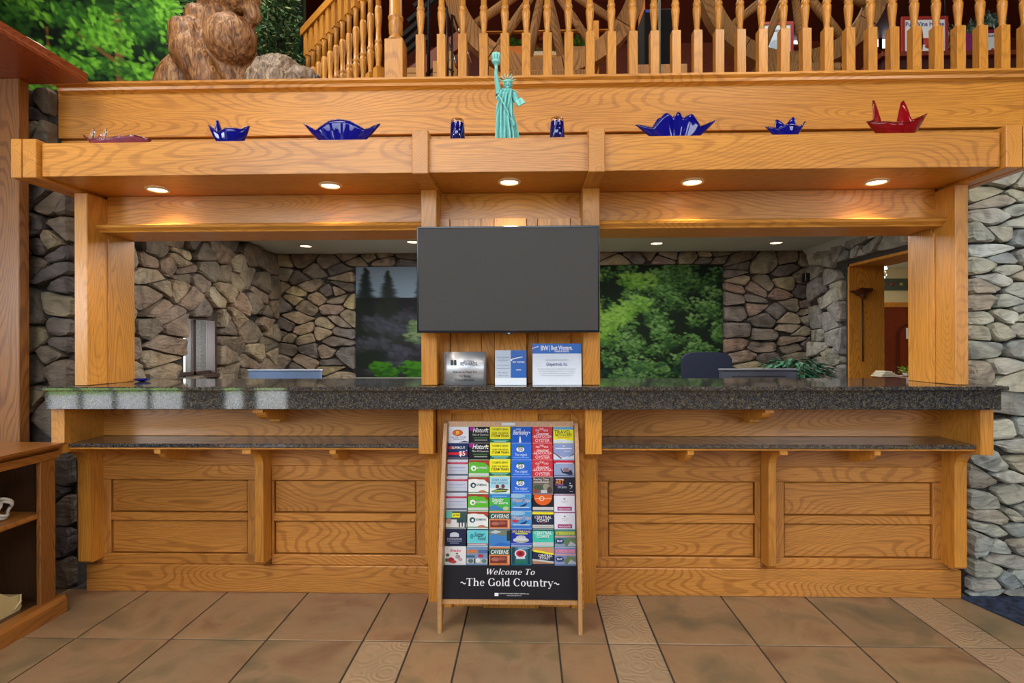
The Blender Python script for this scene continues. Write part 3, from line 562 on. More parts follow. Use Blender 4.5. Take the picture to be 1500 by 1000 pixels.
for k in range(30): obj('border_motif', MB().ball((3.6 + k * .13, 7.968, (Z(1310, 425, 8) + Z(1310, 408, 8)) / 2), (.035, .005, .03), sub=1), plain((150, 60, 50) if k % 2 else (170, 150, 90)), o)
# ------------------------------------------------------------------ upper fascia, cap and deck edge
zf0, zf1 = Z(774, 194, YF), Z(774, 124, YF)
f = bx('wall_fascia', X(86, YF), 3.6, YF, 3.02, zf0, zf1, OX); tag(f, kind='structure')
obj('recessed_board', MB().box(X(86, YF), 3.6, YF + .02, 3.02, ZSB + .16, zf0 - .006), OXS, f)
obj('cap_moulding', MB().prism([(YF - .045, zf1 + .030), (YF - .045, zf1 + .018), (YF - .03, zf1 + .006), (YF - .026, zf1 - .008), (YF - .008, zf1 - .016), (YF, zf1 - .022), (3.06, zf1 - .022), (3.06, zf1 + .030)], 0, X(82, YF - .04), 3.6), OX, f)
ZCAP = zf1 + .030
# ------------------------------------------------------------------ display shelf over the desk
t = thing('display_shelf', 'long oak display shelf with five round downlights over the reception desk', 'shelf', (0, YS, ZSB))
xa, xb = X(62, YS), X(1466, YS); c0, c1 = X(616, 2.5), X(876, 2.5)
for x0, x1, dz in ((xa, c0, 0), (c0, c1, 0), (c1, xb, 0)):
    obj('front_board', MB().box(x0 + .001, x1 - .001, YS, YS + .02, ZSB, ZST), OX, t)
obj('soffit', MB().box(xa, xb, YS + .02, YF, ZSB + .004, ZSB + .02), OXS, t)
obj('deck', MB().box(xa, xb, YS + .02, YF + .02, ZST - .03, ZST - .005), OXS, t)
YA = 2.40; zab = ZSB - .012; zat = Z(616, 190, YA)
def arm(x0, x1, top, nm='arm'):
    return obj(nm, MB().box(x0, x1, YA, YF - .01, zab, top, .003), OYS, t)
arm(X(33, YA), X(53, YA), Z(40, 203, YA)); arm(X(604, YA), X(628, YA), zat); arm(X(863, YA), X(887, YA), Z(875, 187, YA)); arm(X(1475, YA), X(1499, YA), Z(1487, 183, YA))
arm(X(16, YA), X(31, YA), Z(20, 203, YA), 'side_board'); arm(X(1501, YA), X(1516, YA), Z(1510, 183, YA), 'side_board')
# ------------------------------------------------------------------ columns (trim), valance
def colm(n, px0, px1, z0, z1, y1, Y=YC):
    o = bx('trim_%d' % n, X(px0, Y), X(px1, Y), Y, y1, z0, z1, OZS, bev=.003); tag(o, kind='structure'); return o
cl = colm(4, 109, 128, ZC + .001, zab, 2.975); cr = colm(5, 1400, 1419, ZC + .001, zab, 2.975)
for o, px, s in ((cl, 128, 1), (cr, 1400, -1)):
    xx = X(px, YC); obj('jamb_strip', MB().box(xx, xx + s * .006, YC + .13, YC + .15, ZC + .001, 1.90), OZ, o); obj('jamb_board', MB().box(xx, xx + s * .004, YC + .15, 2.97, ZC + .001, 1.92), OZ, o)
colm(6, 617, 640, ZC + .001, zab, 2.96); colm(7, 854, 879, ZC + .001, zab, 2.96)
xl, xm0, xm1, xr = X(128, YC), X(640, YC), X(854, YC), X(1400, YC)
zv0 = Z(774, 328, 2.70)
for n, a, b in ((8, xl, X(617, YC)), (9, X(879, YC), xr)):
    o = obj('trim_%d' % n, MB().box(a, b, YV, 2.975, zv0, ZSB + .003), OX); tag(o, kind='structure')
    obj('lower_moulding', MB().prism([(YV, zv0 + .02), (2.715, zv0 + .02), (2.70, zv0 + .012), (2.705, zv0), (2.725, zv0 - .012), (2.73, zv0 - .02), (2.975, zv0 - .02), (2.975, zv0), (YV, zv0)], 0, a, b), OX, o)
o = obj('trim_10', MB().box(xm0, xm1, YV, 2.93, Z(740, 322, YV), ZSB + .003), OX); tag(o, kind='structure')
# centre partition: vertical oak boards
cw = obj('wall_center', MB().box(X(617, YC) + .004, X(879, YC) - .004, 2.80, 2.96, 0, ZCB - .001, 0).box(X(617, YC) + .004, X(879, YC) - .004, 2.80, 2.96, ZC + .001, ZSB, 0), OZS); tag(cw, kind='structure')
for a, b, d in ((640, 659, .0), (659.5, 705, .012), (705.5, 724, .0), (724.5, 771.5, -.004), (772, 788, .012), (788.5, 836, .002), (836.5, 854, .0)):
    obj('board', MB().box(X(a, 2.74), X(b, 2.74), 2.74 + d, 2.80, ZC + .001, Z(740, 322, YV)), OZ, cw)
for a, b in ((640, 661), (706.5, 788), (836, 855)): obj('board', MB().box(X(a, 2.74), X(b, 2.74), 2.74, 2.80, .0, ZCB), OZ, cw)
for a, b in ((661, 706.5), (788, 836)):
    obj('board', MB().box(X(a, 2.74), X(b, 2.74), 2.755, 2.80, .0, Z(680, 606, 2.755)), OZ, cw); obj('rail', MB().box(X(a, 2.74), X(b, 2.74), 2.74, 2.80, Z(680, 606, 2.74), ZCB), OX, cw)
# ------------------------------------------------------------------ granite tops
g = thing('granite_countertop', 'long polished brown black granite transaction counter across the whole desk', 'countertop', (0, YU, ZCB))
gx0, gx1 = X(54, 2.57), X(1478, 2.57)
obj('top_slab', MB().prism([(2.57, ZC - .004), (2.574, ZC), (3.17, ZC), (3.17, ZC - .02), (2.574, ZC - .02), (2.57, ZC - .016)], 0, gx0, gx1), GRAN, g)
obj('apron', MB().box(X(65, YU), X(1467, YU), YU, YU + .03, ZCB, ZC - .0205, .002), GRAN, g)
obj('substrate', MB().box(X(72, YU), X(1460, YU), YU + .031, 3.1, ZCB + .002, ZC - .021), OXS, g)
pL, pR, pc0, pc1 = X(97, YL), X(1431, YL), X(616, YC), X(879, YC)
eL0, eL1 = X(75, YC), X(94, YC); eR0, eR1 = X(1436, YC), X(1455, YC)
kL0, kL1 = X(613, YC), X(634, YC); kR0, kR1 = X(857, YC), X(881, YC)
for a, b, side in ((eL1 + .001, kL0 - .001, 'left'), (kR1 + .001, eR0 - .001, 'right')):
    l = thing('granite_ledge', 'narrow granite writing ledge on the %s half of the desk front' % side, 'ledge', ((a + b) / 2, YL, ZL - .03))
    obj('slab', MB().box(a, b, YL, YB - .001, ZL - .02, ZL, .003), GRAN, l); obj('wood_edge', MB().box(a, b, YL + .006, YB - .001, ZL - .03, ZL - .0205), OX, l)
# ------------------------------------------------------------------ oak desk front, left and right halves
def cove(y0, z0, y1, z1, n=6):   # quarter cove from underside of arm down to the post face
    return [(y1 - (y1 - y0) * math.cos(PI / 2 * k / n), z0 - (z0 - z1) * math.sin(PI / 2 * k / n)) for k in range(n + 1)]
def bracket_post(name, x0, x1, parent, yf, ztop, zarm, zb=.183, y_back=YB):
    pts = [(y_back, ztop), (yf, ztop), (yf, zarm)] + [(yf + .03 + (YP - yf - .03) * math.sin(PI / 2 * k / 6), zarm - .09 * (1 - math.cos(PI / 2 * k / 6)) ) for k in range(7)]
    pts += [(YP, zb + .012), (YP + .012, zb), (YB, zb - .0)]
    if y_back != YB: pts += [(y_back, zb)]
    return obj(name, MB().prism(pts, 0, x0, x1), OZS, parent)
def corbel(x0, x1, parent, yf, zt, h):
    pts = [(YB, zt), (yf, zt), (yf, zt - .022)] + [(YB - .075 - (YB - .075 - yf - .03) * math.cos(PI / 2 * k / 6), zt - .022 - .055 * math.sin(PI / 2 * k / 6)) for k in range(7)] + [(YB - .075, zt - h + .01), (YB - .065, zt - h)] + [(YB, zt - h)]
    return obj('corbel', MB().prism(pts, 0, x0, x1), OZS, parent)
zU = ZL - .0305
def bay(parent, x0, x1, p0, p1, ya):
    """x0..x1 frame extents, p0..p1 panel extents (world x)"""
    zr = [.687, .650, .605, .425, .375, .200, .146]
    b = MB().box(x0, x1, YB - .004, YB + .03, zr[0], zU); obj('apron_board', b, PAN, parent)
    def rail(z0, z1, a, c, n='rail', m=PAN): obj(n, MB().box(a, c, YB, YB + .03, z0, z1, .003), m, parent)
    rail(zr[2], zr[0] - .001, x0, x1); rail(zr[4] + .008, zr[3], p0 + .0005, p1 - .0005); rail(zr[6], zr[5], x0, x1)
    rail(zr[5] + .0005, zr[2] - .0005, x0, p0, 'stile', PANZ); rail(zr[5] + .0005, zr[2] - .0005, p1, x1, 'stile', PANZ)
    for a, c in ((zr[3], zr[2]), (zr[5], zr[4] + .008)):
        obj('panel', MB().box(p0 + .006, p1 - .006, YB + .010, YB + .03, a + .006, c - .006, .004), PAN, parent)
def desk(name, label, x0, x1, bays, posts, corbels, corb_up, ends):
    t = thing(name, label, 'reception desk', ((x0 + x1) / 2, YB, 0))
    obj('carcass', MB().box(x0, x1, YB + .031, 3.0, .0, ZCB, 0), OXS, t)
    obj('base_board', MB().box(x0, x1, YB - .012, YB + .03, .0, .145, .003), PAN, t)
    obj('back_board', MB().box(x0, x1, YB, YB + .03, ZL + .001, ZCB), PAN, t)
    for b in bays: bay(t, *b, 0)
    for a, b in posts: bracket_post('bracket_post', a, b, t, YL + .012, zU, zU - .022)
    for a, b in corbels: corbel(a, b, t, YL + .012, zU, .09)
    for a, b in corb_up: corbel(a, b, t, YU + .045, ZCB, .10)
    for a, b in ends: bracket_post('end_bracket', a, b, t, YC, ZCB, .802, .183, 2.97)
    return t
A0, A1 = X(110, YP), X(125, YP)
fx = lambda px: X(px, YB)
mL = X(373, YP); mL2 = X(385, YP); mR2 = X(1136, YP); mR = X(1125, YP)
desk('reception_desk', 'left half of the paneled oak desk front, beside the bookcase', fx(128), fx(628),
     [(fx(140), mL, fx(161), fx(362)), (mL2, X(622, YP), fx(400), fx(609))], [(mL, mL2)],
     [(X(223, YL), X(232, YL)), (X(481, YL), X(490, YL))], [(X(363, YU), X(378, YU))], [(eL0, eL1), (kL0, kL1)])
desk('reception_desk', 'right half of the paneled oak desk front, beside the grey stone wall', fx(868), fx(1405),
     [(X(872, YP), mR, fx(890), fx(1106)), (mR2, fx(1388), fx(1148), fx(1366))], [(mR, mR2)],
     [(X(1008, YL), X(1017, YL)), (X(1283, YL), X(1292, YL))], [(X(1127, YU), X(1140, YU))], [(eR0, eR1), (kR0, kR1)])
# ------------------------------------------------------------------ downlights
def downlight(px, py, z, r, lab, cat, power, group=None, tilt=0):
    p = Q(px, py, z)
    t = thing('downlight', lab, 'downlight', (p.x, p.y, z), group)
    obj('trim_ring', MB().lathe([(r * .98, .001), (r * 1.0, -.004), (r * 1.08, -.008), (r * 1.26, -.006), (r * 1.32, .0), (r * 1.3, .001)], p.x, p.y, 24, z, cap=False), CREAMR, t)
    obj('lens', MB().lathe([(.001, -.0015), (r * .99, -.0015), (r * .99, .0005)], p.x, p.y, 24, z, cap=False), plain((255, 244, 220), .5, emis=7 if power > 3 else 3), t)
    l = D.lights.new('lamp', 'SPOT'); l.energy = power; l.spot_size = math.radians(125); l.spot_blend = .8; l.shadow_soft_size = r * .8; l.color = (1, .86, .66)
    o = D.objects.new('lamp', l); COL.objects.link(o); o.parent = t; o.location = (0, 0, -.012); return t
for px, py, w in ((231, 277, 'leftmost downlight in the soffit, above the left column end'), (484, 271, 'second soffit downlight, under the wide blue glass bowl'), (746, 266, 'middle soffit downlight, directly above the television'), (1014, 266, 'soffit downlight under the large spiky blue glass bowl'), (1284, 266, 'rightmost soffit downlight, below the red glass bowl')):
    downlight(px, py, ZSB + .0025, .042, w, 'downlight', 9, 'soffit downlights of the display shelf')
for px, py, w in ((448, 360, 'office ceiling downlight, the leftmost above the stone wall corner'), (605, 354, 'office ceiling downlight half hidden by the television'), (962, 356, 'office ceiling downlight above the green tree mural'), (1137, 355, 'office ceiling downlight nearest the right office corner')):
    downlight(px, py, ZO, .055, w, 'downlight', 16, 'office ceiling downlights')
# ------------------------------------------------------------------ balustrade of the mezzanine
def baluster(x, y, z0, h, w, parent, ang=0):
    m = MB(); sb = .262 * (h / .9); q = w / 2
    m.box(-q, q, -q, q, 0, sb, .001)
    # pyramid shoulder
    k = .55 * q
    m.lathe([(q * .98, 0), (q * .62, .014), (q * .62, .02), (q * .98, .11), (q * .98, .13), (q * .8, .135), (q * .8, .142), (q * .95, .147), (q * .95, .156), (q * .72, .162), (q * .66, h * .25), (q * .92, h * .33), (q * .9, h * .38), (q * .7, h * .4)], 0, 0, 10, sb, smooth=True)
    m.lathe([(q * .7, h * .69), (q * .66, h * .80), (q * .9, h * .82)], 0, 0, 10, 0)
    m.box(-q, q, -q, q, h * .82, h, .001)
    me_o = obj('baluster', m, OZS, parent, local=True); me_o.location = Vector((x, y, z0)) - wloc(parent); me_o.rotation_euler = (0, 0, ang); return me_o
YBAL = 2.985
bl = thing('balustrade', 'oak balustrade of turned balusters along the mezzanine edge', 'railing', (X(581, YBAL), YBAL, ZCAP))
HB = .9; first = None
px0, px1 = 616, 896; Xs0 = X(617.5, YBAL); stp = (X(892, YBAL) - X(617.5, YBAL)) / 9 if False else None
xs = [X(617.5, YBAL)]; step = (X(896.5, YBAL) - X(617.5, YBAL)) / 9
for k in range(30):
    x = Xs0 + k * step
    if first is None: first = baluster(x, YBAL, ZCAP, HB, .047, bl)
    else:
        c = first.copy(); COL.objects.link(c); c.location = Vector((x, YBAL, ZCAP)) - bl.location
# newel
m = MB(); nx = X(581, YBAL + .02); q = .052
m.box(nx - q, nx + q, YBAL + .02 - q, YBAL + .02 + q, ZCAP, ZCAP + .24, .004)
m.lathe([(q * 1.0, 0), (q * .8, .022), (q * .55, .03), (q * .6, .036), (q * .72, .05), (q * .76, .10), (q * .72, .125), (q * .82, .13), (q * .82, .14), (q * .7, .145), (q * .62, .4), (q * .9, .5), (q * .6, .56)], nx, YBAL + .02, 18, ZCAP + .24)
m.box(nx - q, nx + q, YBAL + .02 - q, YBAL + .02 + q, ZCAP + .79, ZCAP + 1.02, .004)
obj('newel_post', m, OZ, bl)
obj('handrail', MB().box(nx, 3.4, YBAL - .035, YBAL + .035, ZCAP + HB, ZCAP + HB + .05, .01), OX, bl)
# receding flight of balusters on the left of the newel
br = thing('balustrade', 'shorter oak railing running back beside the carved animals', 'railing', (nx, YBAL + .02, ZM))
n = 12; p0 = Vector((nx - .07, YBAL + .09)); e = P(447, 40, 3.86); p1 = Vector((e.x, 3.90)); dv = (p1 - p0); ang = math.atan2(dv.y, dv.x)
first2 = None
zb_ = MEZ
for k in range(1, n + 1):
    q2 = p0 + dv * (k / (n + .1))
    if first2 is None: first2 = baluster(q2.x, q2.y, zb_, .9, .047, br, ang)
    else:
        c = first2.copy(); COL.objects.link(c); c.location = Vector((q2.x, q2.y, zb_)) - br.location
m = MB(); u = dv.normalized(); w = Vector((-u.y, u.x)) * .035
for z0, z1, k in ((zb_ + .9, zb_ + .955, 1.0),):
    a, b = p0 - u * 0, p1 + u * .05
    m.prism([(a.x - w.x, a.y - w.y), (b.x - w.x, b.y - w.y), (b.x + w.x, b.y + w.y), (a.x + w.x, a.y + w.y)], 2, z0, z1)
obj('handrail', m, OXS, br)
# ------------------------------------------------------------------ television
YT = 2.56
tv = thing('television', 'large flat black television with dark grey screen on the centre boards', 'television', (X(745, YT), YT, Z(745, 487, YT)))
tx0, tx1, tz0, tz1 = X(611, YT), X(878.5, YT), Z(745, 487, YT), Z(745, 331, YT)
obj('housing', MB().box(tx0, tx1, YT, YT + .035, tz0, tz1, .004), BLACK, tv)
obj('bezel', MB().box(tx0, tx1, YT - .002, YT + .002, tz0, tz0 + .011).box(tx0, tx1, YT - .002, YT + .002, tz1 - .008, tz1).box(tx0, tx0 + .008, YT - .002, YT + .002, tz0 + .01, tz1 - .007).box(tx1 - .008, tx1, YT - .002, YT + .002, tz0 + .01, tz1 - .007), plain((22, 24, 30), .2), tv)
obj('screen', MB().box(tx0 + .008, tx1 - .008, YT - .0005, YT, tz0 + .011, tz1 - .008, 0), plain((62, 61, 59), .8), tv)
xc = (tx0 + tx1) / 2 - .0
obj('sensor_foot', MB().prism([(xc - .03, tz0), (xc + .03, tz0), (xc + .014, tz0 - .008), (xc - .014, tz0 - .008)], 1, YT, YT + .012), BLACK, tv)
mt_ = Matrix.Translation((xc + .004, YT - .0012, tz0 - .003)) @ Matrix.Rotation(PI / 2, 4, 'X')
obj('logo', text_bm('LG', .009, M=mt_, bold=.02), plain((220, 220, 224), .5), tv)
obj('wall_mount', MB().box(xc - .14, xc + .14, YT + .035, 2.74, tz0 + .15, tz1 - .12), BLACK, tv)
# ------------------------------------------------------------------ brochure rack
RL, RR = X(640, 2.50), X(852, 2.50)
def RY(z): return 2.565 + (z - .29) * (2.715 - 2.565) / (.925 - .29)      # front line of the pockets
rk = thing('brochure_rack', 'leaning light wood brochure rack standing on the tiles below the television', 'rack', ((RL + RR) / 2, 2.6, 0))
prof = [(2.495, 0), (2.535, 0), (2.60, .14), (2.733, .90), (2.733, .955), (2.70, .945), (2.655, .84), (2.515, .34), (2.50, .28)]
for x0 in (RL, RR - .018):
    obj('side_panel', MB().prism([(y, z) for y, z in prof], 0, x0, x0 + .018), BIRCH, rk)
ri0, ri1 = RL + .019, RR - .019
def slab(zb, zt, off, th): return [(RY(zb) + off, zb), (RY(zt) + off, zt), (RY(zt) + off + th, zt), (RY(zb) + off + th, zb)]
obj('header_board', MB().prism([(RY(.925) + .001, .926), (RY(.95) + .001, .952), (2.733, .952), (2.733, .926)], 0, ri0, ri1), BIRCH, rk)
obj('back_board', MB().prism([(2.60, .14), (2.607, .14), (2.740, .90), (2.733, .90)], 0, ri0, ri1), BLACK, rk)
obj('black_sign', MB().prism([(2.527, .146), (2.5605, .29), (2.5665, .29), (2.533, .146)], 0, ri0, ri1), plain((24, 26, 34), .3), rk)
obj('bottom_rail', MB().prism([(2.515, .128), (2.517, .145), (2.590, .145), (2.588, .128)], 0, ri0, ri1), BIRCH, rk)
# writing on the black sign, cut from strokes of a roman letter
def ribbon(bm, a, b, w, w2=None):
    a, b = Vector(a), Vector(b); d = (b - a); d.normalize(); n = Vector((-d.y, d.x)); w2 = w if w2 is None else w2
    bm.faces.new([bm.verts.new((*(a + n * w / 2), 0)), bm.verts.new((*(b + n * w2 / 2), 0)), bm.verts.new((*(b - n * w2 / 2), 0)), bm.verts.new((*(a - n * w / 2), 0))])
def ring(bm, cx, cy, rx, ry, a0=0, a1=360, st=.17, th=.055, n=20):
    pr = None
    for k in range(n + 1):
        a = math.radians(a0 + (a1 - a0) * k / n); o = bm.verts.new((cx + rx * math.cos(a), cy + ry * math.sin(a), 0)); i = bm.verts.new((cx + (rx - st) * math.cos(a), cy + (ry - th) * math.sin(a), 0))
        if pr: bm.faces.new([pr[0], o, i, pr[1]])
        pr = (o, i)
def stem(bm, x, z0, z1, w=.17, top=True, bot=True):
    ribbon(bm, (x, z0), (x, z1), w)
    if bot: ribbon(bm, (x - w, z0 + .02), (x + w, z0 + .02), .045)
    if top: ribbon(bm, (x - w * .95, z1 - .03), (x, z1 - .0), .05)
def glyph(bm, ch):
    if ch == 'T': stem(bm, .42, 0, 1, .19, False); ribbon(bm, (.0, .965), (.84, .965), .07); ribbon(bm, (.02, .99), (.02, .75), .05, .02); ribbon(bm, (.82, .99), (.82, .75), .05, .02); return .92
    if ch == 'h': stem(bm, .16, 0, 1); ring(bm, .40, .42, .32, .26, 0, 165, .17, .1, 10); stem(bm, .635, 0, .44, .17, False); return .86
    if ch == 'n': stem(bm, .16, 0, .66); ring(bm, .40, .42, .32, .26, 0, 165, .17, .1, 10); stem(bm, .635, 0, .44, .17, False); return .86
    if ch == 'm': stem(bm, .16, 0, .66); ring(bm, .38, .42, .30, .26, 0, 165, .16, .1, 10); stem(bm, .60, 0, .44, .16, False); ring(bm, .82, .42, .30, .26, 0, 165, .16, .1, 10); stem(bm, 1.04, 0, .44, .16, False); return 1.26
    if ch == 'u': stem(bm, .14, .24, .66, .17, True, False); ring(bm, .38, .24, .32, .26, 190, 350, .17, .1, 10); stem(bm, .62, 0, .66, .17, True, False); ribbon(bm, (.62, .03), (.82, .03), .05); return .86
    if ch == 'e': ring(bm, .34, .33, .32, .35, 0, 325); ribbon(bm, (.06, .37), (.65, .37), .05); return .72
    if ch == 'c': ring(bm, .34, .33, .32, .35, 40, 318); ribbon(bm, (.5, .55), (.62, .45), .1); return .68
    if ch == 'o': ring(bm, .36, .33, .34, .35); return .76
    if ch == 'G': ring(bm, .50, .5, .48, .52, 42, 330, .19); stem(bm, .86, .04, .42, .17, False, False); ribbon(bm, (.68, .43), (1.0, .43), .05); ribbon(bm, (.84, .98), (.86, .70), .05); return 1.04
    if ch == 'C': ring(bm, .50, .5, .48, .52, 42, 318, .19); ribbon(bm, (.84, .98), (.86, .70), .05); return .98
    if ch == 'l': stem(bm, .18, 0, 1); return .36
    if ch == 'd': ring(bm, .34, .33, .32, .35); stem(bm, .60, 0, 1, .17, True, False); ribbon(bm, (.6, .03), (.78, .03), .05); return .82
    if ch == 't': stem(bm, .2, .08, .88, .16, False, False); ribbon(bm, (.02, .63), (.44, .63), .06); ring(bm, .34, .12, .22, .14, 180, 320, .15, .06, 8); return .48
    if ch == 'r': stem(bm, .16, 0, .66); ring(bm, .40, .42, .24, .26, 50, 160, .14, .1, 8); ribbon(bm, (.5, .6), (.56, .48), .1); return .6
    if ch == 'y': ribbon(bm, (.1, .64), (.38, .02), .17); ribbon(bm, (.66, .64), (.28, -.24), .06); ribbon(bm, (0, .64), (.26, .64), .045); ribbon(bm, (.52, .64), (.78, .64), .045); ribbon(bm, (.06, -.25), (.3, -.22), .1); return .76
    if ch == 'W': ribbon(bm, (.12, .97), (.40, .02), .18); ribbon(bm, (.40, .02), (.66, .95), .06); ribbon(bm, (.62, .97), (.90, .02), .18); ribbon(bm, (.90, .02), (1.18, .97), .06); ribbon(bm, (0, .97), (.3, .97), .045); ribbon(bm, (1.04, .97), (1.3, .97), .045); return 1.3
    if ch == '~':
        for k in range(10):
            a, b = k / 10, (k + 1) / 10; ribbon(bm, (.05 + .7 * a, .36 + .12 * math.sin(a * 2 * PI)), (.05 + .7 * b, .36 + .12 * math.sin(b * 2 * PI)), .12)
        return .82
    return .34
def roman(txt, M, h, slant=0, width=None):
    bm = bmesh.new(); x = 0
    for ch in txt:
        n0 = len(bm.verts); w = glyph(bm, ch); bm.verts.ensure_lookup_table()
        for v in bm.verts[n0:]: v.co.x += x
        x += w + .05
    k = (width / (x * h)) if width else 1
    for v in bm.verts: v.co = Vector(((v.co.x - x / 2 + slant * v.co.y) * h * k, v.co.y * h, 0))
    bm.transform(M); return bm
th_ = math.atan2(.0335, .144)
SG = lambda u, z, o=.0012: Matrix.Translation(((RL + RR) / 2 + u, 2.527 + (z - .146) * .0335 / .144 - o, z)) @ Matrix.Rotation(PI / 2 - th_, 4, 'X')
WH = plain((236, 236, 240), .5)
obj('lettering', roman('Welcome To', SG(.0, .252), .026, .28, .235), WH, rk)
obj('lettering', roman('~The Gold Country~', SG(.0, .203), .034, 0, .47), WH, rk)
lg = MB()
for q in ((-.072, -.054, .160, .174),): lg.box(q[0], q[1], -.0002, 0, q[2] - .167, q[3] - .167, 0)
lg.bm.transform(SG(0, .167, .0015) @ Matrix.Rotation(-PI / 2, 4, 'X'))
obj('sign_emblem', lg, WH, rk)
obj('lettering', text_bm('GOLD COUNTRY DISPLAYS, Inc.', .0075, M=SG(.012, .171)), WH, rk) if False else None
bmx = text_bm('CERTIFIED FOLDER DISPLAY SERVICE, Inc.', .0080, M=SG(.02, .171), w=.14); text_bm('www.certifiedfolder.com', .007, bm=bmx, M=SG(.02, .163), w=.12); obj('lettering', bmx, WH, rk)
tagp = MB(); tagp.box(-.035, .035, -.001, 0, 0, .014, 0); tagp.bm.transform(Matrix.Translation(((RL + RR) / 2 - .012, RY(.93) - .0005, .932)))
obj('header_label', tagp, plain((206, 220, 220)), rk)
PW = (ri1 - ri0) / 6; PH = .0794
# cover artwork: list of flat shapes in (u, v) on the visible face
def rect(a, b, c, d, col): return ('r', a, b, c, d, col)
def ell(u, v, ru, rv, col): return ('e', u, v, ru, rv, col)
def pol(col, *p): return ('p', col, p)
def txt(u, v, s, w, col, t, sh=0): return ('t', u, v, s, w, col, t, sh)
Wt, Bk, Yl = (240, 240, 240), (20, 24, 30), (242, 232, 40)
def steam(): return [(206, 220, 80)[:0] or Yl, [rect(0, 0, 1, .22, (10, 110, 84)), txt(.5, .84, .13, .8, (110, 120, 30), 'YOSEMITE SIERRA'), txt(.5, .60, .12, .8, (110, 110, 30), 'OVER THE SIERRA'), txt(.5, .42, .19, .84, (70, 60, 20), 'STEAM TRAIN'), rect(.1, .12, .9, .17, (120, 200, 190)), rect(.2, .04, .8, .08, (180, 220, 210))]]
def hist(): return [Bk, [ell(.1, .9, .16, .16, (160, 20, 140)), txt(.55, .78, .34, .8, Wt, 'Historic', .3), ell(.86, .84, .06, .06, Yl), txt(.55, .5, .15, .8, (190, 190, 190), 'Main & Cameron'), rect(.2, .26, .9, .33, (60, 110, 50)), rect(.25, .12, .9, .18, (160, 160, 160))]]
def sixty(): return [(40, 108, 214), [ell(.45, .62, .2, .17, Wt), rect(.3, .74, .6, .84, (30, 110, 70)), txt(.45, .6, .25, .3, (40, 50, 60), '50', 0), txt(.48, .28, .19, .6, (200, 220, 250), 'The original'), rect(.1, .08, .88, .13, (120, 170, 240))]]
def redb(): return [(208, 52, 64), [txt(.26, .78, .13, .2, Wt, 'OLD', 0), txt(.46, .86, .13, .2, Wt, 'THE'), txt(.68, .78, .13, .22, Wt, 'GOLD'), txt(.5, .56, .2, .6, Wt, 'Gourmet', .2), txt(.5, .38, .2, .84, (250, 200, 206), 'SEAFOOD'), rect(0, .36, .18, .38, Wt), rect(.84, .36, 1, .38, Wt), txt(.5, .12, .24, .72, (246, 214, 220), 'OYSTER')]]
def greyb(): return [(196, 202, 216), [rect(0, .74, 1, .86, (176, 30, 70)), rect(.1, .79, .9, .82, (220, 110, 130)), rect(.08, .52, .9, .55, (120, 130, 190)), rect(.08, .44, .8, .46, (140, 150, 200)), rect(0, .0, 1, .12, (100, 106, 124)), rect(.08, .3, .94, .34, (168, 176, 200))]]
def bgre(g=True):
    base = (92, 184, 52) if g else (236, 238, 236); fg = Wt if g else (30, 80, 90)
    return [base, [rect(0, .84, 1, 1, (156, 62, 44)), ell(.3, .72, .36, .16, base), pol((156, 62, 44), (.62, 1), (1, 1), (1, .6)), ell(.86, .86, .08, .08, (200, 60, 50)), ell(.24, .48, .14, .17, fg), ell(.25, .46, .06, .08, base), txt(.66, .5, .15, .5, fg, 'BOOMERANG')] + ([rect(0, 0, 1, .16, (206, 208, 210))] if g else [rect(0, 0, 1, .06, (90, 130, 60)), ell(.7, .06, .2, .1, (196, 120, 90))])]
def magen(): return [(226, 228, 240), [rect(0, .93, 1, 1, (150, 90, 130)), ell(.5, .72, .05, .05, (120, 130, 130)), rect(.34, .56, .68, .58, (150, 160, 160)), rect(.38, .48, .62, .5, (150, 160, 160)), rect(.16, .0, .86, .24, (160, 16, 110)), txt(.51, .09, .13, .6, Wt, 'WINE COUNTRY')]]
def water(red=False): return [(74, 152, 214), [ell(.3, .9, .4, .12, (150, 196, 226)), txt(.5, .62, .26, .88, (226, 190, 160), 'WaterTrips', .2), pol((28, 60, 110), (.3, .12), (.5, .3), (.85, .5), (.72, .28), (.5, .14)), rect(0, .0, 1, .16, (60, 120, 200)), rect(.1, .16, .9, .22, (210, 226, 240))] + ([ell(.22, .42, .16, .09, (200, 60, 70))] if red else [ell(.16, .36, .12, .07, (60, 160, 150))])]
def coast(c=(28, 44, 74), b=Yl): return [c, [rect(0, .84, 1, .98, b), txt(.5, .66, .2, .84, Wt, 'CENTRAL'), txt(.5, .47, .2, .66, Wt, 'COAST'), rect(.3, .32, .7, .35, (200, 90, 80)), rect(0, 0, 1, .2, (206, 200, 196)), rect(0, .05, 1, .09, (150, 140, 130))]]
def cavern(): return [(222, 130, 80), [rect(0, .55, 1, .92, (16, 96, 84)), txt(.5, .70, .28, .86, Wt, 'CAVERNS', .15), rect(.06, .04, .86, .46, (120, 50, 40)), ell(.3, .26, .2, .12, (180, 110, 100)), ell(.62, .3, .2, .1, (160, 90, 80)), rect(.9, .0, .95, .5, (246, 180, 130))]]
def river(c=(220, 220, 60), o=(60, 130, 130)): return [o, [rect(.04, .66, .96, .9, (150, 170, 90) if c[2] < 100 else (190, 130, 160)), txt(.5, .78, .2, .88, c, 'AMERICAN RIVER'), rect(0, .52, 1, .62, (200, 160, 160)), pol((110, 130, 90), (.3, 0), (.62, .5), (1, .4), (1, 0)), pol((180, 190, 200), (.6, .0), (.75, .3), (1, .1), (1, 0)), ell(.24, .3, .2, .16, (40, 54, 110)), txt(.24, .3, .14, .3, Wt, 'MAP'), rect(0, 0, .5, .12, (150, 160, 190))]]
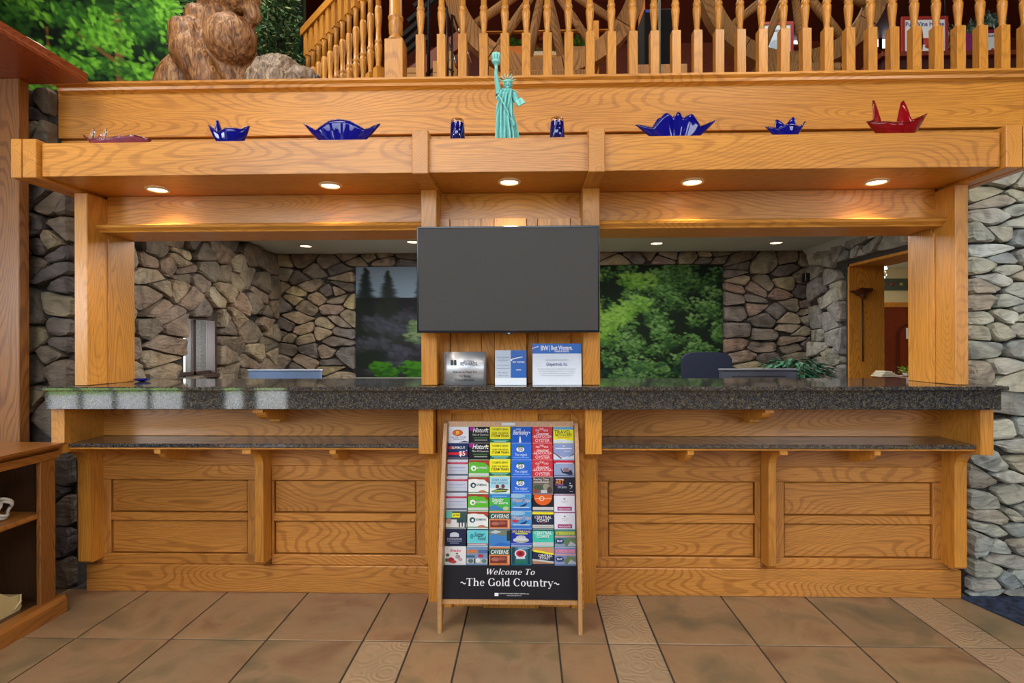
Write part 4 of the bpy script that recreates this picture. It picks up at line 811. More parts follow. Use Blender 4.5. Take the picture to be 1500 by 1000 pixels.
COVERS = [
 [('white brochures with a red oval emblem, in the top left pocket', [(232, 234, 240), [ell(.46, .62, .26, .2, (196, 40, 30)), ell(.46, .62, .22, .15, (230, 110, 30)), txt(.46, .63, .22, .34, (250, 230, 60), 'JB'), txt(.5, .32, .11, .74, (90, 100, 140), 'FACTORY TOURS'), txt(.5, .2, .09, .5, (90, 100, 140), 'FAIRFIELD, CA'), pol((40, 60, 90), (.5, 0), (.8, .1), (1, .04), (1, 0))]]),
  ('black brochures with white script Historic, in the top row', hist()), ('topmost of the three yellow STEAM TRAIN brochure stacks', steam()),
  ('blue brochures with white script Berkeley, in the top row', [(14, 92, 196), [txt(.46, .64, .36, .8, Wt, 'Berkeley', .3), txt(.36, .84, .12, .4, (200, 220, 250), 'VISIT'), ell(.92, .64, .03, .04, Wt), pol(Wt, (.38, .0), (.41, .34), (.44, .44), (.47, .34), (.5, 0))]]),
  ('topmost of the three red brochure stacks with white lettering', redb()),
  ('yellow TRAVEL BROCHURES card in the top right pocket', [(246, 240, 50), [rect(0, .84, 1, 1, (90, 160, 210)), txt(.46, .66, .26, .84, (30, 40, 50), 'TRAVEL'), txt(.5, .46, .17, .8, (60, 60, 40), 'BROCHURES'), rect(.2, .3, .8, .33, (210, 100, 60)), pol((220, 232, 240), (0, 0), (0, .16), (.4, .22), (1, .1), (1, 0))]])],
 [('dark blue brochures with a red band and 5 dollar offer', [(18, 44, 96), [ell(.15, .72, .13, .1, (200, 40, 50)), txt(.52, .72, .17, .66, Wt, 'SUPERCUT'), rect(0, .26, .92, .42, (214, 30, 50)), txt(.7, .34, .36, .3, Wt, '$5'), rect(0, 0, 1, .12, (90, 90, 96)), ell(.92, .55, .03, .03, (160, 200, 240))]]),
  ('black brochures with white script Historic, in the second row', hist()), ('middle of the three yellow STEAM TRAIN brochure stacks', steam()),
  ('topmost of the three blue route 50 brochure stacks', sixty()), ('middle of the three red brochure stacks with white lettering', redb()),
  ('pale blue brochures with a wooden pier photo, second row at right', [(140, 158, 206), [rect(.1, .66, .9, .72, (222, 228, 244)), pol((206, 218, 236), (0, .0), (0, .36), (.5, .12), (1, .3), (1, 0)), pol((110, 84, 80), (0, .46), (.44, .06), (.36, .02), (0, .38)), pol((90, 100, 120), (1, .38), (.66, .1), (1, .28)), rect(.5, .5, .85, .53, (230, 236, 246)), ell(.5, .84, .04, .03, Wt)]])],
 [('uppermost of the three pale grey brochure stacks with a crimson band', greyb()), ('upper of the two green brochure stacks with a round white letter b', bgre()), ('lowest of the three yellow STEAM TRAIN brochure stacks', steam()),
  ('middle of the three blue route 50 brochure stacks', sixty()), ('lowest of the three red brochure stacks with white lettering', redb()),
  ('lavender brochures with a dark boat photo under a red band', [(150, 168, 204), [rect(0, .8, 1, 1, (186, 34, 66)), rect(.1, .8, .92, .85, (236, 210, 220)), pol((40, 50, 76), (.3, .56), (.4, .2), (.8, .06), (.94, .12), (.84, .42), (.7, .28), (.46, .28)), ell(.6, .4, .14, .13, (150, 110, 110)), rect(0, 0, 1, .06, (90, 110, 150))]])],
 [('middle of the three pale grey brochure stacks with a crimson band', greyb()), ('upper of the two white brochure stacks with a dark letter b', bgre(False)),
  ('pale blue DEER LAKE BOAT RENTALS brochures in the fourth row', [(172, 220, 236), [txt(.5, .82, .16, .8, (60, 140, 180), 'DEER LAKE'), txt(.5, .62, .16, .8, (60, 140, 180), 'BOAT RENTALS'), rect(0, 0, 1, .3, (230, 236, 240)), ell(.38, .4, .09, .13, (110, 50, 50)), ell(.66, .42, .09, .13, (120, 60, 56)), pol((40, 60, 60), (.05, .1), (.5, .3), (.95, .24), (.8, .06), (.3, .02)), pol((170, 190, 60), (.1, .12), (.5, .2), (.9, .2), (.8, .13), (.3, .08))]]),
  ('lowest of the three blue route 50 brochure stacks', sixty()),
  ('grey brown photo brochures below the red brochure stacks', [(112, 100, 96), [rect(0, .78, .85, .96, (60, 50, 46)), txt(.42, .87, .17, .74, (220, 220, 220), 'Roaring Camp'), rect(.05, .66, .8, .72, (200, 196, 190)), ell(.3, .36, .26, .16, (70, 90, 70)), ell(.66, .4, .16, .2, (150, 150, 130)), rect(.4, .0, .7, .2, (200, 200, 210)), rect(.1, .0, .22, .26, (160, 60, 60)), ell(.82, .2, .12, .2, (84, 70, 64))]]),
  ('dark navy brochures with the word ART, fourth row at right', [(26, 34, 56), [txt(.28, .68, .34, .42, (236, 150, 70), 'ART'), rect(.08, .84, .46, .9, (200, 190, 210)), rect(.08, .48, .46, .54, (120, 80, 170)), txt(.4, .36, .13, .5, (190, 200, 210), 'STUDIO'), ell(.78, .62, .03, .04, Wt), pol((190, 200, 210), (.7, .5), (.86, .4), (.72, .22), (.88, .36), (.9, .52)), rect(.76, .1, .9, .13, (170, 180, 190))]])],
 [('lowest of the three pale grey brochure stacks with a crimson band', greyb()), ('lower of the two green brochure stacks with a round white letter b', bgre()),
  ('green and blue Splendor brochures in the third column', [(70, 186, 72), [rect(0, .78, 1, 1, (40, 130, 210)), rect(.14, .86, .86, .9, (150, 200, 240)), txt(.4, .64, .28, .56, Wt, 'Splendor', .2), txt(.56, .46, .2, .7, Wt, 'of Sierra', .2), pol((70, 130, 190), (0, 0), (0, .22), (.3, .34), (.62, .12), (.7, 0)), ell(.8, .12, .14, .12, (190, 200, 160))]]),
  ('upper of the two light blue WaterTrips brochure stacks', water()),
  ('black brochures with an orange half disc, fifth column', [(32, 34, 42), [ell(.5, .84, .44, .52, (230, 100, 34)), ell(.44, .74, .13, .15, (246, 220, 190)), ell(.44, .74, .09, .1, (220, 90, 30)), rect(.1, .73, .9, .76, (246, 220, 190)), rect(0, 0, 1, .22, (206, 206, 206)), rect(0, 0, 1, .04, (150, 150, 150)), rect(0, .96, 1, 1, (170, 30, 60))]]),
  ('upper of the two white brochure stacks with a magenta label', magen())],
 [('dark teal brochures with a yellow speech bubble, first column', [(56, 84, 84), [rect(0, .6, .3, 1, (110, 200, 190)), rect(.3, .62, .68, .9, (240, 236, 30)), txt(.5, .76, .12, .3, (60, 60, 20), 'BIG TREES'), rect(0, 0, 1, .3, (232, 228, 216)), ell(.14, .4, .14, .18, (190, 150, 140)), rect(.26, .08, .52, .5, (226, 230, 232)), rect(.62, .02, .68, .46, (30, 50, 80)), rect(.76, .06, .82, .5, (30, 50, 80)), rect(.9, .0, .98, .3, (40, 80, 90))]]),
  ('lower of the two white brochure stacks with a dark letter b', bgre(False)), ('upper of the two green and orange CAVERNS brochure stacks', cavern()),
  ('lower of the two light blue WaterTrips brochure stacks, with a red spot', water(True)), ('upper navy CENTRAL COAST brochures with a straight yellow top', coast()), ('lower of the two white brochure stacks with a magenta label', magen())],
 [('navy brochures with a white building emblem, seventh row', [(26, 36, 70), [ell(.44, .66, .22, .14, (206, 212, 226)), rect(.22, .52, .66, .64, (206, 212, 226)), txt(.44, .38, .12, .7, (200, 206, 222), 'STATE MUSEUM'), rect(.1, .24, .8, .28, (150, 160, 190)), rect(.22, .12, .66, .16, (150, 160, 190))]]),
  ('aqua brochures with dark script lettering, seventh row', [(104, 206, 216), [rect(0, .94, 1, 1, (34, 50, 60)), ell(.22, .56, .09, .16, (50, 160, 170)), txt(.56, .66, .3, .5, (30, 70, 80), 'Sutter', .3), txt(.68, .42, .28, .4, (30, 70, 80), 'Food', .3), rect(0, .0, 1, .14, (170, 120, 130)), rect(.05, .05, .9, .08, Wt)]]),
  ('brochures with a blue mountain lake photo, third column', [(64, 132, 200), [pol((120, 130, 110), (0, .6), (0, 1), (1, 1), (1, .5), (.86, .66), (.5, .6), (.3, .74)), pol((190, 200, 206), (.05, .8), (.3, .96), (.6, .84), (.3, .72)), pol((36, 60, 50), (.84, .3), (.84, .9), (1, .94), (1, .3)), pol((46, 108, 196), (.2, .0), (.5, .2), (1, .1), (1, 0)), rect(0, .95, 1, 1, (70, 90, 90))]]),
  ('royal blue SF AIR PARKING brochures, fourth column', [(22, 52, 170), [txt(.5, .86, .15, .86, Yl, 'SFO PARKING'), rect(.2, .7, .8, .78, (200, 210, 70)), ell(.48, .5, .24, .14, (190, 196, 206)), ell(.48, .34, .38, .16, (206, 212, 216)), rect(.0, .12, 1, .16, (130, 150, 210)), rect(.2, .26, .8, .3, (150, 170, 60)), rect(0, 0, 1, .06, (160, 180, 220))]]),
  ('teal CENTRAL COAST brochures between two navy ones', [(66, 200, 176), [rect(0, .93, 1, 1, (40, 60, 70)), txt(.5, .78, .2, .84, Wt, 'CENTRAL'), txt(.5, .58, .2, .66, Wt, 'COAST'), rect(.3, .42, .7, .45, (40, 140, 130)), rect(0, 0, 1, .22, (200, 204, 204))]]),
  ('AMERICAN RIVER brochures with yellow lettering, seventh row', river())],
 [('white brochures with pink flowers, in the bottom left pocket', [(226, 228, 226), [txt(.5, .78, .22, .56, (220, 40, 110), 'Amador', .3), ell(.3, .2, .16, .16, (170, 40, 70)), ell(.14, .5, .09, .1, (90, 110, 80)), ell(.62, .4, .12, .12, (170, 150, 160)), ell(.42, .1, .14, .1, (200, 70, 60)), ell(.74, .24, .1, .1, (196, 160, 170)), ell(.58, .6, .06, .05, (100, 120, 90)), ell(.1, .2, .08, .12, (70, 110, 70))]]),
  ('brochures with a colourful old town street photo, bottom row', [(120, 150, 190), [rect(0, .6, .5, .8, (180, 130, 90)), rect(.55, .62, 1, .84, (80, 110, 160)), ell(.3, .78, .2, .07, (210, 120, 60)), rect(.56, .38, .8, .56, (180, 50, 60)), rect(0, .36, .4, .5, (70, 100, 120)), rect(0, 0, 1, .3, (190, 190, 190)), ell(.2, .16, .13, .12, (90, 110, 110)), ell(.55, .2, .1, .14, (226, 226, 226)), ell(.84, .16, .12, .12, (96, 130, 120)), rect(.36, .0, .42, .3, (40, 60, 50))]]),
  ('lower of the two green and orange CAVERNS brochure stacks', cavern()),
  ('teal brochures with a red and white round emblem, bottom row', [(40, 110, 130), [rect(.06, 0, .2, 1, (24, 70, 84)), rect(.8, 0, .92, 1, (24, 70, 84)), ell(.46, .62, .28, .26, (226, 226, 230)), ell(.46, .62, .21, .2, (190, 40, 60)), ell(.46, .62, .1, .1, (110, 20, 40)), rect(.26, .3, .68, .42, (216, 226, 230)), ell(.46, .12, .3, .1, (40, 120, 90)), ell(.6, .94, .3, .06, (120, 170, 210))]]),
  ('lower navy CENTRAL COAST brochures with a slanted yellow stripe', [(28, 44, 74), [pol((206, 150, 110), (0, .8), (0, 1), (1, 1), (1, .64)), pol(Yl, (0, .78), (.12, .86), (1, .64), (1, .54), (.14, .72)), txt(.6, .5, .18, .66, Wt, 'CENTRAL', 0), txt(.58, .34, .16, .5, Wt, 'COAST', 0), pol((206, 206, 206), (0, .2), (0, .3), (1, .16), (1, .06)), pol((176, 130, 96), (0, 0), (0, .2), (1, .06), (1, 0))]]),
  ('AMERICAN RIVER brochures with pink lettering, bottom right pocket', river((236, 150, 180), (120, 140, 190)))]]
tilt = math.radians(4)
def flat(bm, pts, z, mi):
    f = bm.faces.new([bm.verts.new((p[0], p[1], z)) for p in pts]); f.material_index = mi; return f
for r_, row in enumerate(COVERS):
    ztop = .925 - r_ * PH
    # thin pocket floor, hidden behind the row in front
    zf = ztop - .098
    obj('pocket_floor', MB().box(ri0, ri1, RY(ztop) - .0066, RY(ztop) + .017, zf - .003, zf, 0), BIRCH, rk)
    for c_, (lab, (base, art)) in enumerate(row):
        rr = random.Random(r_ * 10 + c_); w = PW * rr.uniform(.94, .975); h = .0972; thk = rr.uniform(.006, .010)
        x0 = ri0 + PW * c_ + (PW - w) / 2 + rr.uniform(-.001, .001)
        b = MB(); b.box(0, w, 0, h, -thk, 0, .0)
        mats = [plain(base, .35)]; 
        o = obj('brochure', b, mats, None, local=True); tag(o, lab, 'brochure', 'brochures in the wooden rack')
        o.matrix_world = Matrix.Translation((x0, RY(ztop) + .0012 + h * -math.sin(tilt), zf + .0014)) @ Matrix.Rotation(PI / 2 - tilt, 4, 'X')
        pages = MB()
        for k in range(3): pages.box(.001 + .001 * k, w - .001, h, h + .0007, -thk * (.25 + .25 * k) - .0006, -thk * (.25 + .25 * k), 0)
        obj('page_edges', pages, plain((225, 225, 222)), o, local=True)
        v0 = h - PH * .98; vh = PH * .97
        ms = []; pm = bmesh.new(); tm = None; tms = []
        def mi(L_, c):
            m_ = plain(c, .35)
            if m_ not in L_: L_.append(m_)
            return L_.index(m_)
        zz = .0002
        for it in art:
            zz += .00006
            if it[0] == 'r': _, a, c0_, e_, d_, col = it; flat(pm, [(a * w, v0 + c0_ * vh), (e_ * w, v0 + c0_ * vh), (e_ * w, v0 + d_ * vh), (a * w, v0 + d_ * vh)], zz, mi(ms, col))
            elif it[0] == 'e':
                _, u, v, ru, rv, col = it
                flat(pm, [(min(max((u + ru * math.cos(q * PI / 9)) * w, 0), w), v0 + min(max(v + rv * math.sin(q * PI / 9), 0), 1) * vh) for q in range(18)], zz, mi(ms, col))
            elif it[0] == 'p': _, col, pts = it; flat(pm, [(u * w, v0 + v * vh) for u, v in pts], zz, mi(ms, col))
            else:
                _, u, v, s, tw, col, t_, sh = it; tm = tm or bmesh.new()
                text_bm(t_, s * vh * 1.25, mi(tms, col), tm, Matrix.Translation((u * w, v0 + v * vh, zz + .0004)), shear=sh, w=tw * w, bold=.012)
        if ms: obj('cover_print', pm, ms, o, local=True)
        else: pm.free()
        if tm: obj('lettering', tm, tms, o, local=True)
# ------------------------------------------------------------------ plaque, folded card and acrylic sign on the counter
def upright(name, lab, cat, px0, px1, pyt, Y, group=None):
    x0, x1 = X(px0, Y), X(px1, Y); z1 = Z((px0 + px1) / 2, pyt, Y); return x0, x1, z1, thing(name, lab, cat, ((x0 + x1) / 2, Y, ZC + .0005), group)
YPQ = 2.66
x0, x1, z1, t = upright('metal_plaque', 'curved brushed metal rewards plaque on the counter under the television', 'plaque', 650, 712, 515, YPQ)
m = MB(); n = 14; r0 = []
for k in range(n + 1):
    u = k / n; x = x0 + (x1 - x0) * u; y = YPQ + .012 - .03 * math.sin(PI * u); r0.append((x, y))
for (xa_, ya_), (xb_, yb_) in zip(r0, r0[1:]):
    m.poly([(xa_, ya_, ZC + .001), (xb_, yb_, ZC + .001), (xb_, yb_, z1), (xa_, ya_, z1)])
bmesh.ops.remove_doubles(m.bm, verts=m.bm.verts, dist=1e-5)
for f in m.bm.faces: f.smooth = True
bmesh.ops.solidify(m.bm, geom=m.bm.faces[:], thickness=.002)
obj('curved_plate', m, STEEL, t)
bmx = bmesh.new()
for tx, s, zz, sh, w in (('REWARDS.', .026, .64, 0, .085), ('Best Western', .012, .73, 0, .05), ('Welcome & Thank You', .014, .40, .1, .12), ('For Being', .014, .28, .1, .06), ('A Loyal Member', .014, .16, .1, .10)):
    off = .022 if 'R' in tx or 'Best' in tx else 0
    text_bm(tx, s, 0, bmx, Matrix.Translation(((x0 + x1) / 2 + off, 0, ZC + (z1 - ZC) * zz)) @ Matrix.Rotation(PI / 2, 4, 'X'), w=w, bold=.012)
for bxx in ((x0 + .035, x0 + .047), (x0 + .052, x0 + .064)):
    bmx.faces.new([bmx.verts.new(q) for q in ((bxx[0], 0, ZC + (z1 - ZC) * .6), (bxx[1], 0, ZC + (z1 - ZC) * .6), (bxx[1], 0, ZC + (z1 - ZC) * .76), (bxx[0], 0, ZC + (z1 - ZC) * .76))])
for v in bmx.verts: v.co.y = YPQ + .012 - .03 * math.sin(PI * min(max((v.co.x - x0) / (x1 - x0), 0), 1)) - .0035
obj('lettering', bmx, plain((40, 44, 52)), t)
sc2 = MB()
for u in (.05,):
    for z in (ZC + .02, z1 - .02): sc2.ball((x0 + .008, YPQ + .005, z), (.003, .004, .003), sub=1)
obj('screw_caps', sc2, CHROME, t)
# folded card
Yc = 2.655
x0, x1, z1, t = upright('folded_card', 'small grey and blue folded card standing between plaque and white sign', 'card', 725, 771, 513, Yc)
ta = math.radians(8)
def leaner(t, x0, x1, z1, Y, w=.002):
    m = MB(); hh = z1 - ZC
    m.prism([(Y, ZC + .001), (Y + hh * .10, z1), (Y + hh * .10 + w, z1), (Y + w, ZC + .001)], 0, x0, x1); return m
def lean_M(Y, hh, zc): 
    a = math.atan(.10); return lambda u, z: Matrix.Translation((u, Y + (z - ZC) * .10 - .0012, z)) @ Matrix.Rotation(PI / 2 - a, 4, 'X')
obj('card_stock', leaner(t, x0, x1, z1, Yc), plain((190, 202, 216), .3), t); hh = z1 - ZC; LM = lean_M(Yc, hh, 0)
obj('rear_fold', MB().prism([(Yc + hh * .10 + .003, z1), (Yc + .05, ZC + .001), (Yc + .052, ZC + .001), (Yc + hh * .10 + .005, z1)], 0, x0, x1), plain((190, 202, 216), .3), t)
def quad(bm, M0, u0, u1, z0, z1_, mi_, o=0):
    f = bm.faces.new([bm.verts.new((M0(u, z) @ Matrix.Translation((0, 0, o))).translation) for u, z in ((u0, z0), (u1, z0), (u1, z1_), (u0, z1_))]); f.material_index = mi_
xm = x0 + (x1 - x0) * .5; bmx = bmesh.new()
quad(bmx, LM, xm, x1, ZC + .22 * hh, z1, 0); quad(bmx, LM, x0, x1, ZC + .002, ZC + .21 * hh, 1); obj('printed_panels', bmx, [plain((20, 92, 176), .3), plain((226, 234, 242), .3)], t)
bmx = text_bm('BEST WESTERN', .0085, 0, None, LM((xm + x1) / 2, ZC + .66 * hh) @ Matrix.Translation((0, 0, .0006)), w=.06, bold=.03); text_bm('PREMIER', .007, 0, bmx, LM((xm + x1) / 2, ZC + .44 * hh) @ Matrix.Translation((0, 0, .0006)), w=.05, bold=.03)
for k in range(8):
    a, b2 = k / 8, (k + 1) / 8
    quad(bmx, LM, xm + (x1 - xm) * .75 * a, xm + (x1 - xm) * .75 * b2, ZC + hh * (.70 + .1 * math.sqrt(a)), ZC + hh * (.715 + .1 * math.sqrt(b2)), 0, .0006)
obj('white_lettering', bmx, WH, t)
bmx = None
for tx, z in (('Your comments', .8), ('are welcome!', .72), ('We want to', .36), ('make it right', .28)): bmx = text_bm(tx, .0095, 0, bmx, LM((x0 + xm) / 2, ZC + z * hh), w=.062)
quad(bmx, LM, x0 + .008, xm - .006, ZC + hh * .56, ZC + hh * .568, 0, .0004); quad(bmx, LM, x0 + .008, xm - .006, ZC + hh * .48, ZC + hh * .488, 0, .0004)
obj('grey_lettering', bmx, plain((80, 96, 130)), t)
# acrylic sign
Ys = 2.66
x0, x1, z1, t = upright('acrylic_sign', 'white acrylic sign with blue header reading Best Western on the counter', 'sign', 780, 852, 503, Ys)
hh = z1 - ZC; LM = lean_M(Ys, hh, 0)
obj('sheet', leaner(t, x0, x1, z1, Ys, .0025), plain((222, 230, 240), .25), t)
obj('foot', MB().prism([(Ys + .003, ZC + .001), (Ys + .07, ZC + .001), (Ys + .07, ZC + .003), (Ys + .003, ZC + .003)], 0, x0, x1), G_CLEAR, t)
bmx = bmesh.new(); quad(bmx, LM, x0, x1, ZC + .76 * hh, z1, 0); obj('blue_header', bmx, plain((18, 98, 186), .3), t)
xcn = (x0 + x1) / 2
bmx = text_bm('BW', .034, 0, None, LM(x0 + (x1 - x0) * .245, ZC + .885 * hh) @ Matrix.Translation((0, 0, .0006)), w=.038, bold=.02)
text_bm('Best Western.', .031, 0, bmx, LM(x0 + (x1 - x0) * .60, ZC + .895 * hh) @ Matrix.Translation((0, 0, .0006)), w=.105, bold=.02)
text_bm('Hotels & Resorts', .016, 0, bmx, LM(x0 + (x1 - x0) * .60, ZC + .815 * hh) @ Matrix.Translation((0, 0, .0006)), w=.07, bold=.02)
quad(bmx, LM, x0 + (x1 - x0) * .345, x0 + (x1 - x0) * .352, ZC + .81 * hh, ZC + .96 * hh, 0, .0006)
for k in range(8):
    a, b2 = k / 8, (k + 1) / 8; quad(bmx, LM, x0 + .03 * a, x0 + .03 * b2, ZC + hh * (.87 + .05 * math.sqrt(a)), ZC + hh * (.878 + .055 * math.sqrt(b2)), 0, .0006)
obj('white_lettering', bmx, WH, t)
bmx = text_bm('Ghspertrock, Inc.', .024, 0, None, LM(xcn, ZC + .50 * hh), w=.105, bold=.01); obj('name_lettering', bmx, plain((36, 50, 130)), t)
bmx = text_bm('THIS HOTEL IS INDEPENDENTLY OWNED AND OPERATED BY', .008, 0, None, LM(xcn, ZC + .60 * hh), w=.115)
for k, s_t in enumerate(('Best Western branded hotels are independently owned and operated.', 'Each hotel is responsible for its own rates, service and employees.', 'For questions or comments about your stay please ask at this desk or', 'write to the owner of this hotel. Thank you for staying with us.')):
    text_bm(s_t, .008, 0, bmx, LM(xcn, ZC + (.39 - .052 * k) * hh), w=.19 - .01 * k)
obj('small_print', bmx, plain((130, 140, 154)), t)
# ------------------------------------------------------------------ art glass on the display shelf
ZD = ZST - .0045
def pchip(ctrl, a):     # periodic smooth interpolation of (angle deg, r, h)
    n = len(ctrl); a %= 360
    for i in range(n):
        p, q = ctrl[i], ctrl[(i + 1) % n]; a0, a1 = p[0], q[0] + (360 if i == n - 1 else 0); aa = a if a >= a0 else a + 360
        if a0 <= aa <= a1:
            t = (aa - a0) / (a1 - a0); t = t * t * (3 - 2 * t); return p[1] + (q[1] - p[1]) * t, p[2] + (q[2] - p[2]) * t
    return ctrl[0][1], ctrl[0][2]
def glass_bowl(lab, group, px, Y, ctrl, mat, base=.35, seg=72, curve=2.0, rimmat=None, lift=.03):
    x = X(px, Y); t = thing('glass_bowl', lab, 'glass bowl', (x, Y, ZD), group)
    m = MB(); rings = []; N = 12
    for k in range(N + 1):
        s = k / N; ring = []
        for j in range(seg):
            a = 360 * j / seg; r, h = pchip(ctrl, a); h = h * 1.1 + lift; rb = min(r * .5, base * max(c[1] for c in ctrl))
            rr = rb * min(1, s / .25) if s < .25 else rb + (r - rb) * ((s - .25) / .75) ** .9
            hh = .002 if s < .25 else .002 + h * ((s - .25) / .75) ** curve
            rad = math.radians(a); ring.append(m.bm.verts.new((x + rr * math.cos(rad), Y + rr * math.sin(rad) * .62, ZD + .003 + hh)))
        rings.append(ring)
    fs = []
    for A, B in zip(rings, rings[1:]):
        for j in range(seg): fs.append(m.bm.faces.new([A[j], A[(j + 1) % seg], B[(j + 1) % seg], B[j]]))
    bmesh.ops.remove_doubles(m.bm, verts=m.bm.verts, dist=1e-6)
    for f in m.bm.faces: f.smooth = True
    bmesh.ops.recalc_face_normals(m.bm, faces=m.bm.faces)
    g = bmesh.ops.solidify(m.bm, geom=m.bm.faces[:], thickness=.0035)
    obj('bowl_body', m, mat, t)
    rim = MB(); path = []
    for j in range(seg + 1):
        a = 360 * j / seg; r, h = pchip(ctrl, a); h = h * 1.1 + lift; rad = math.radians(a); path.append((x + r * math.cos(rad), Y + r * math.sin(rad) * .62, ZD + .005 + h))
    rim.tube(path, .0028, 6, caps=False); obj('clear_rim', rim, rimmat or G_CLEAR, t); return t
U = 2.5 / 790
YG = 2.50
glass_bowl('shallow mauve glass dish with two clear upright tips, leftmost on the shelf', None, 172, 2.51, [(0, 52 * U, .022), (30, 34 * U, .034), (55, 20 * U, .02), (85, 22 * U, .022), (105, 14 * U, .062), (118, 22 * U, .02), (140, 32 * U, .024), (152, 38 * U, .066), (168, 38 * U, .024), (186, 48 * U, .045), (215, 38 * U, .015), (260, 30 * U, .012), (300, 34 * U, .02), (330, 44 * U, .03)], G_MAUVE, lift=.014)
_d = [o for o in D.objects if o.name.startswith('glass_bowl') and o.parent is None][-1]
for px_, y_ in ((135, 197), (153, 197)): obj('upright_tip', MB().ball(P(px_, y_, 2.52), (.011, .006, .030), Matrix.Rotation(.2, 3, 'Y'), 3), G_CLEAR, _d)
glass_bowl('small cobalt blue glass bowl with one tall pointed corner', None, 338, 2.49, [(0, 29 * U, .055), (40, 22 * U, .03), (90, 20 * U, .036), (135, 22 * U, .04), (165, 22 * U, .088), (195, 24 * U, .034), (212, 31 * U, .05), (240, 22 * U, .02), (280, 24 * U, .034), (320, 24 * U, .036)], G_BLUE)
glass_bowl('wide cobalt blue glass bowl with long drooping side tips', None, 502, 2.50, [(0, 57 * U, .062), (16, 40 * U, .035), (50, 28 * U, .075), (80, 24 * U, .088), (100, 24 * U, .084), (130, 30 * U, .076), (160, 40 * U, .04), (180, 57 * U, .066), (200, 38 * U, .03), (240, 26 * U, .062), (270, 22 * U, .068), (300, 26 * U, .062), (340, 38 * U, .032)], G_BLUE, curve=1.4)
glass_bowl('large spiky cobalt blue glass bowl with five raised points', None, 990, 2.50, [(0, 58 * U, .058), (14, 36 * U, .03), (48, 30 * U, .088), (64, 20 * U, .068), (84, 22 * U, .098), (104, 20 * U, .07), (128, 32 * U, .09), (160, 36 * U, .035), (180, 57 * U, .044), (200, 36 * U, .024), (235, 30 * U, .075), (255, 20 * U, .06), (275, 20 * U, .082), (295, 20 * U, .058), (318, 28 * U, .074), (345, 36 * U, .03)], G_BLUE, curve=1.3)
glass_bowl('small dark blue star shaped glass bowl beside the red one', None, 1153, 2.485, [(0, 27 * U, .046), (20, 18 * U, .02), (48, 22 * U, .075), (80, 8 * U, .036), (125, 18 * U, .064), (160, 16 * U, .018), (182, 30 * U, .022), (210, 18 * U, .012), (270, 18 * U, .02), (330, 18 * U, .018)], G_BLUE, curve=1.2)
glass_bowl('ruby red glass bowl with two tall curved horns, rightmost on the shelf', None, 1314, 2.50, [(0, 42 * U, .075), (22, 30 * U, .06), (52, 30 * U, .15), (72, 26 * U, .04), (90, 20 * U, .03), (110, 26 * U, .04), (132, 34 * U, .155), (158, 30 * U, .06), (182, 43 * U, .045), (215, 36 * U, .03), (250, 28 * U, .024), (290, 26 * U, .026), (325, 34 * U, .05)], G_RED, curve=1.5)
for px, lab in ((671, 'cobalt glass tumbler upside down, left of the teal statuette'), (817, 'cobalt glass tumbler upside down, right of the teal statuette')):
    x = X(px, YG); t = thing('glass_tumbler', lab, 'glass', (x, YG, ZD), 'pair of cobalt tumblers')
    hT = .118
    obj('blue_core', MB().lathe([(.030, .004), (.0295, hT * .5), (.026, hT * .86), (.016, hT * .88), (.001, hT * .88)], x, YG, 24, ZD), G_BLUE, t)
    obj('clear_casing', MB().lathe([(.0345, 0), (.034, hT * .5), (.031, hT * .9), (.028, hT), (.012, hT * 1.01), (.001, hT)], x, YG, 24, ZD), G_CLEAR, t)
    sw = MB()
    for k in range(5):
        sw.tube([(x + .0312 * math.cos(k * 1.26 + q * .16), YG + .0312 * math.sin(k * 1.26 + q * .16), ZD + .006 + hT * .8 * q / 6) for q in range(7)], .0014, 5)
    obj('swirl', sw, plain((120, 140, 220), .2), t)
# ------------------------------------------------------------------ helpers for carved / cast figures
def remeshed(name, m, voxel, mat, parent, disp=None, smooth=2):
    bm = m.bm; base = wloc(parent); bmesh.ops.recalc_face_normals(bm, faces=bm.faces); bmesh.ops.translate(bm, verts=bm.verts, vec=-base)
    me = D.meshes.new(name); bm.to_mesh(me); bm.free(); o = D.objects.new(name, me); COL.objects.link(o)
    md = o.modifiers.new('r', 'REMESH'); md.mode = 'VOXEL'; md.voxel_size = voxel
    if smooth: s = o.modifiers.new('s', 'SMOOTH'); s.iterations = smooth; s.factor = .5
    dg = bpy.context.evaluated_depsgraph_get(); dg.update(); me2 = D.meshes.new_from_object(o.evaluated_get(dg)); o.modifiers.clear(); o.data = me2; D.meshes.remove(me)
    me2.name = name; me2.materials.clear(); me2.materials.append(mat)
    if disp:
        ns = [v.normal.copy() for v in me2.vertices]
        for v, n_ in zip(me2.vertices, ns): v.co += n_ * disp(v.co + base, n_)
    for p in me2.polygons: p.use_smooth = True
    o.parent = parent; return o
